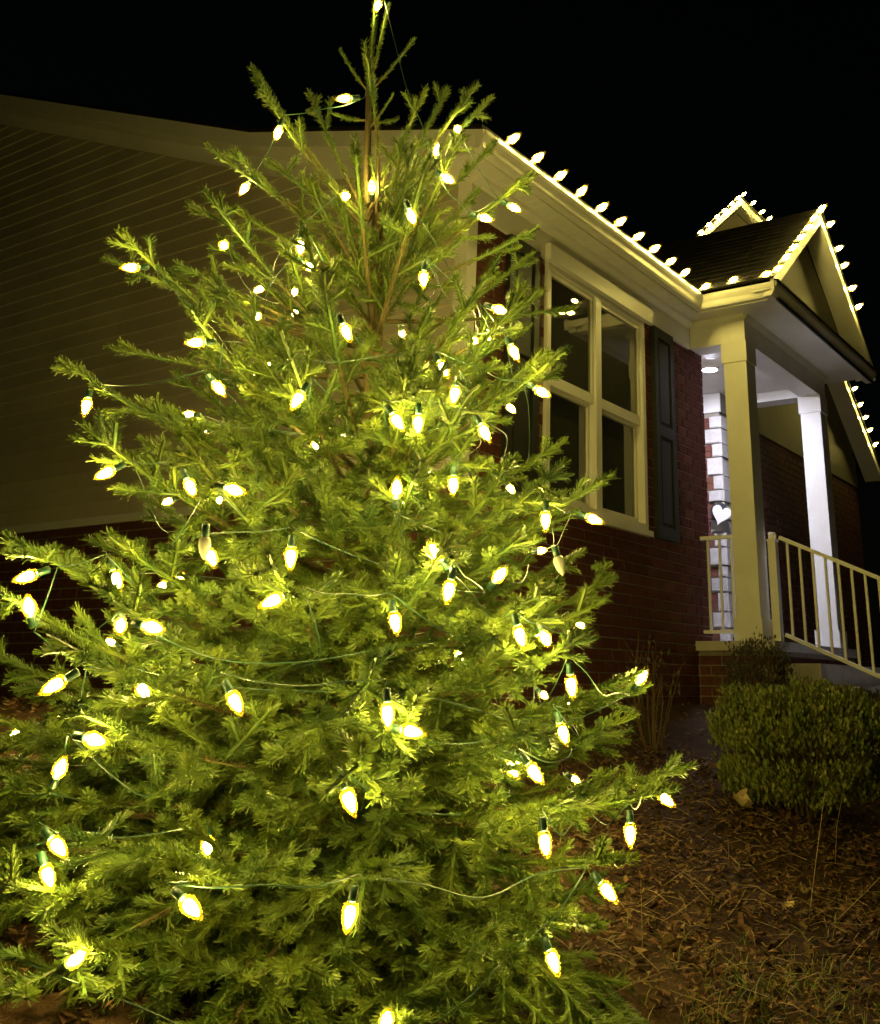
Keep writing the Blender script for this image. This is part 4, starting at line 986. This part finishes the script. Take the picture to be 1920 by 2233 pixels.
tag(link('leaf_litter', tri_mesh('leaf_litter', V, m_litter)), 'brown dead leaves and mulch covering the planting bed', 'leaf litter', kind='stuff')
gr = MB()
for i in range(800):
    x = rng.uniform(1.7, 5.2); y = rng.uniform(0.6, 2.6); z = float(gz(x, y)); a = rng.uniform(0, 6.28); L_ = rng.uniform(0.05, 0.20)
    q = np.array([x, y, z + rng.uniform(0.008, 0.04)]); d = unit([math.cos(a), math.sin(a), rng.normal(0.08, 0.2)])
    gr.tube([q, q + d * L_ * 0.5 + UP * rng.normal(0.006, 0.01), q + d * L_], [0.0014, 0.0012, 0.0006], 3, cap=False)
tag(gr.build('straw_litter', m_straw), 'pale dry straw and twigs strewn over the leaves', 'straw', kind='stuff')
ch = MB()
for i in range(5200):                                # bark chips
    x = rng.uniform(1.6, 6.2); y = rng.uniform(0.4, 3.1); a = rng.uniform(0, 6.28); L_ = rng.uniform(0.012, 0.05); w_ = L_ * rng.uniform(0.25, 0.5); h_ = rng.uniform(0.003, 0.008); z = float(gz(x, y)) + rng.uniform(0.0, 0.02); tl = rng.normal(0, 0.35); t2 = rng.normal(0, 0.3)
    c_, s_ = math.cos(a), math.sin(a); P8 = []
    for dz in (0, h_):
        for u1, u2 in ((-1, -1), (1, -1), (1, 1), (-1, 1)):
            lx, ly = u1 * L_ * 0.5, u2 * w_ * 0.5; P8.append((x + lx * c_ - ly * s_, y + lx * s_ + ly * c_, z + dz + lx * tl + ly * t2))
    ch.hexa(P8)
tag(ch.build('mulch_chips', m_chip), 'dark bark mulch chips between the dead leaves', 'mulch', kind='stuff')
wd = MB()
for i in range(260):                                 # low green weeds and grass blades near the skirt of the tree
    x, y = (3.2 + rng.normal(0, 0.35), 1.15 + rng.normal(0, 0.22)); z = float(gz(x, y)); 
    for j in range(3):
        d = unit([rng.normal(0, 0.5), rng.normal(0, 0.5), 1.0]); L_ = rng.uniform(0.03, 0.09); q = np.array([x, y, z]); wd.tube([q, q + d * L_ * 0.6, q + d * L_ + np.array([d[0], d[1], -0.3]) * L_ * 0.4], [0.0018, 0.0014, 0.0004], 3, cap=False)
tag(wd.build('weeds', m_hedge), 'thin low green weeds beside the spruce skirt', 'weeds', kind='stuff')
def ground_hit(px, py):
    r_ = ray(px, py)
    for d in np.linspace(0.8, 12, 3000):
        p = r_ * d
        if p[2] < float(gz(p[0], p[1])): return p
    return r_ * 6
def stalk(label, px, lift, rad=0.0018):
    p = ground_hit(*px[0]); o = []; r0 = np.linalg.norm(p[:2])
    for (x_, y_), dl in zip(px, lift):
        r_ = ray(x_, y_); o.append(r_ / np.linalg.norm(r_[:2]) * (r0 + dl))
    m_ = MB(); m_.tube(o, [rad, rad * 0.95, rad * 0.5] if len(o) == 3 else rad, 5)
    t = thing('dry_stalk', tuple(o[0]), label, 'stalk'); m_.build('stem', m_straw, t); 
    tip = o[-1]
    for j in range(3): b = MB(); b.tube([o[1] + (tip - o[1]) * (0.3 * j), o[1] + (tip - o[1]) * (0.3 * j) + rng.normal(0, 0.02, 3) + UP * 0.015], [rad * 0.6, rad * 0.3], 4); b.build('side_twig', m_straw, t)
stalk('tall pale dry stalk leaning in front of the boxwood shrub', [(1765, 2005), (1780, 1880), (1800, 1725)], [0, 0.02, 0.05])
stalk('shorter thin dry stalk right beside the tall one', [(1822, 1885), (1826, 1800), (1842, 1715)], [0, 0.02, 0.04], 0.0014)
stalk('long straw stick lying slantwise at the right picture edge', [(1815, 2018), (1862, 1972), (1926, 1908)], [0, 0.06, 0.14], 0.0024)
stalk('thin bent dry stalk low beside the spruce skirt', [(1402, 2080), (1400, 2000), (1398, 1915)], [0, 0.0, 0.03], 0.0014)
def big_leaf(label, px, size, rot, curl):
    p = ground_hit(*px) + UP * 0.02; t = thing('fallen_leaf', tuple(p), label, 'leaf')
    N = 9; rows = []; d = np.array([math.cos(rot), math.sin(rot), 0.25]); d = unit(d); s_ = unit(np.cross(d, (0.2, -0.5, 1))); nn = np.cross(s_, d)
    lob = [0.02, 0.30, 0.22, 0.44, 0.30, 0.40, 0.26, 0.20, 0.02]; m_ = MB()
    for i in range(N):
        f_ = i / (N - 1); c_ = p + d * size * (f_ - 0.5) + nn * curl * size * (f_ - 0.5) ** 2 * 2
        rows.append((c_ - s_ * lob[i] * size + nn * size * lob[i] * 0.35, c_, c_ + s_ * lob[(i * 5 + 1) % N if 0 < i < N - 1 else i] * size * 0.9 + nn * size * lob[i] * 0.5))
    for a, b_ in zip(rows, rows[1:]):
        m_.face([a[0], b_[0], b_[1], a[1]]); m_.face([a[1], b_[1], b_[2], a[2]])
    bl = m_.build('blade', m_paleleaf, t, True)
    m_ = MB(); m_.tube([rows[0][1], rows[0][1] - d * size * 0.35 - UP * 0.01], [0.0016, 0.001], 4); m_.build('leaf_stem', m_straw, t)
big_leaf('large pale curled oak leaf lying under the boxwood shrub', (1618, 1768), 0.15, 0.4, 0.9)
big_leaf('yellowish upturned leaf among the litter below the tall stalk', (1752, 1960), 0.055, 1.1, 1.2)
big_leaf('small tan flat leaf just left of the yellowish one', (1724, 1990), 0.05, -0.5, 0.4)
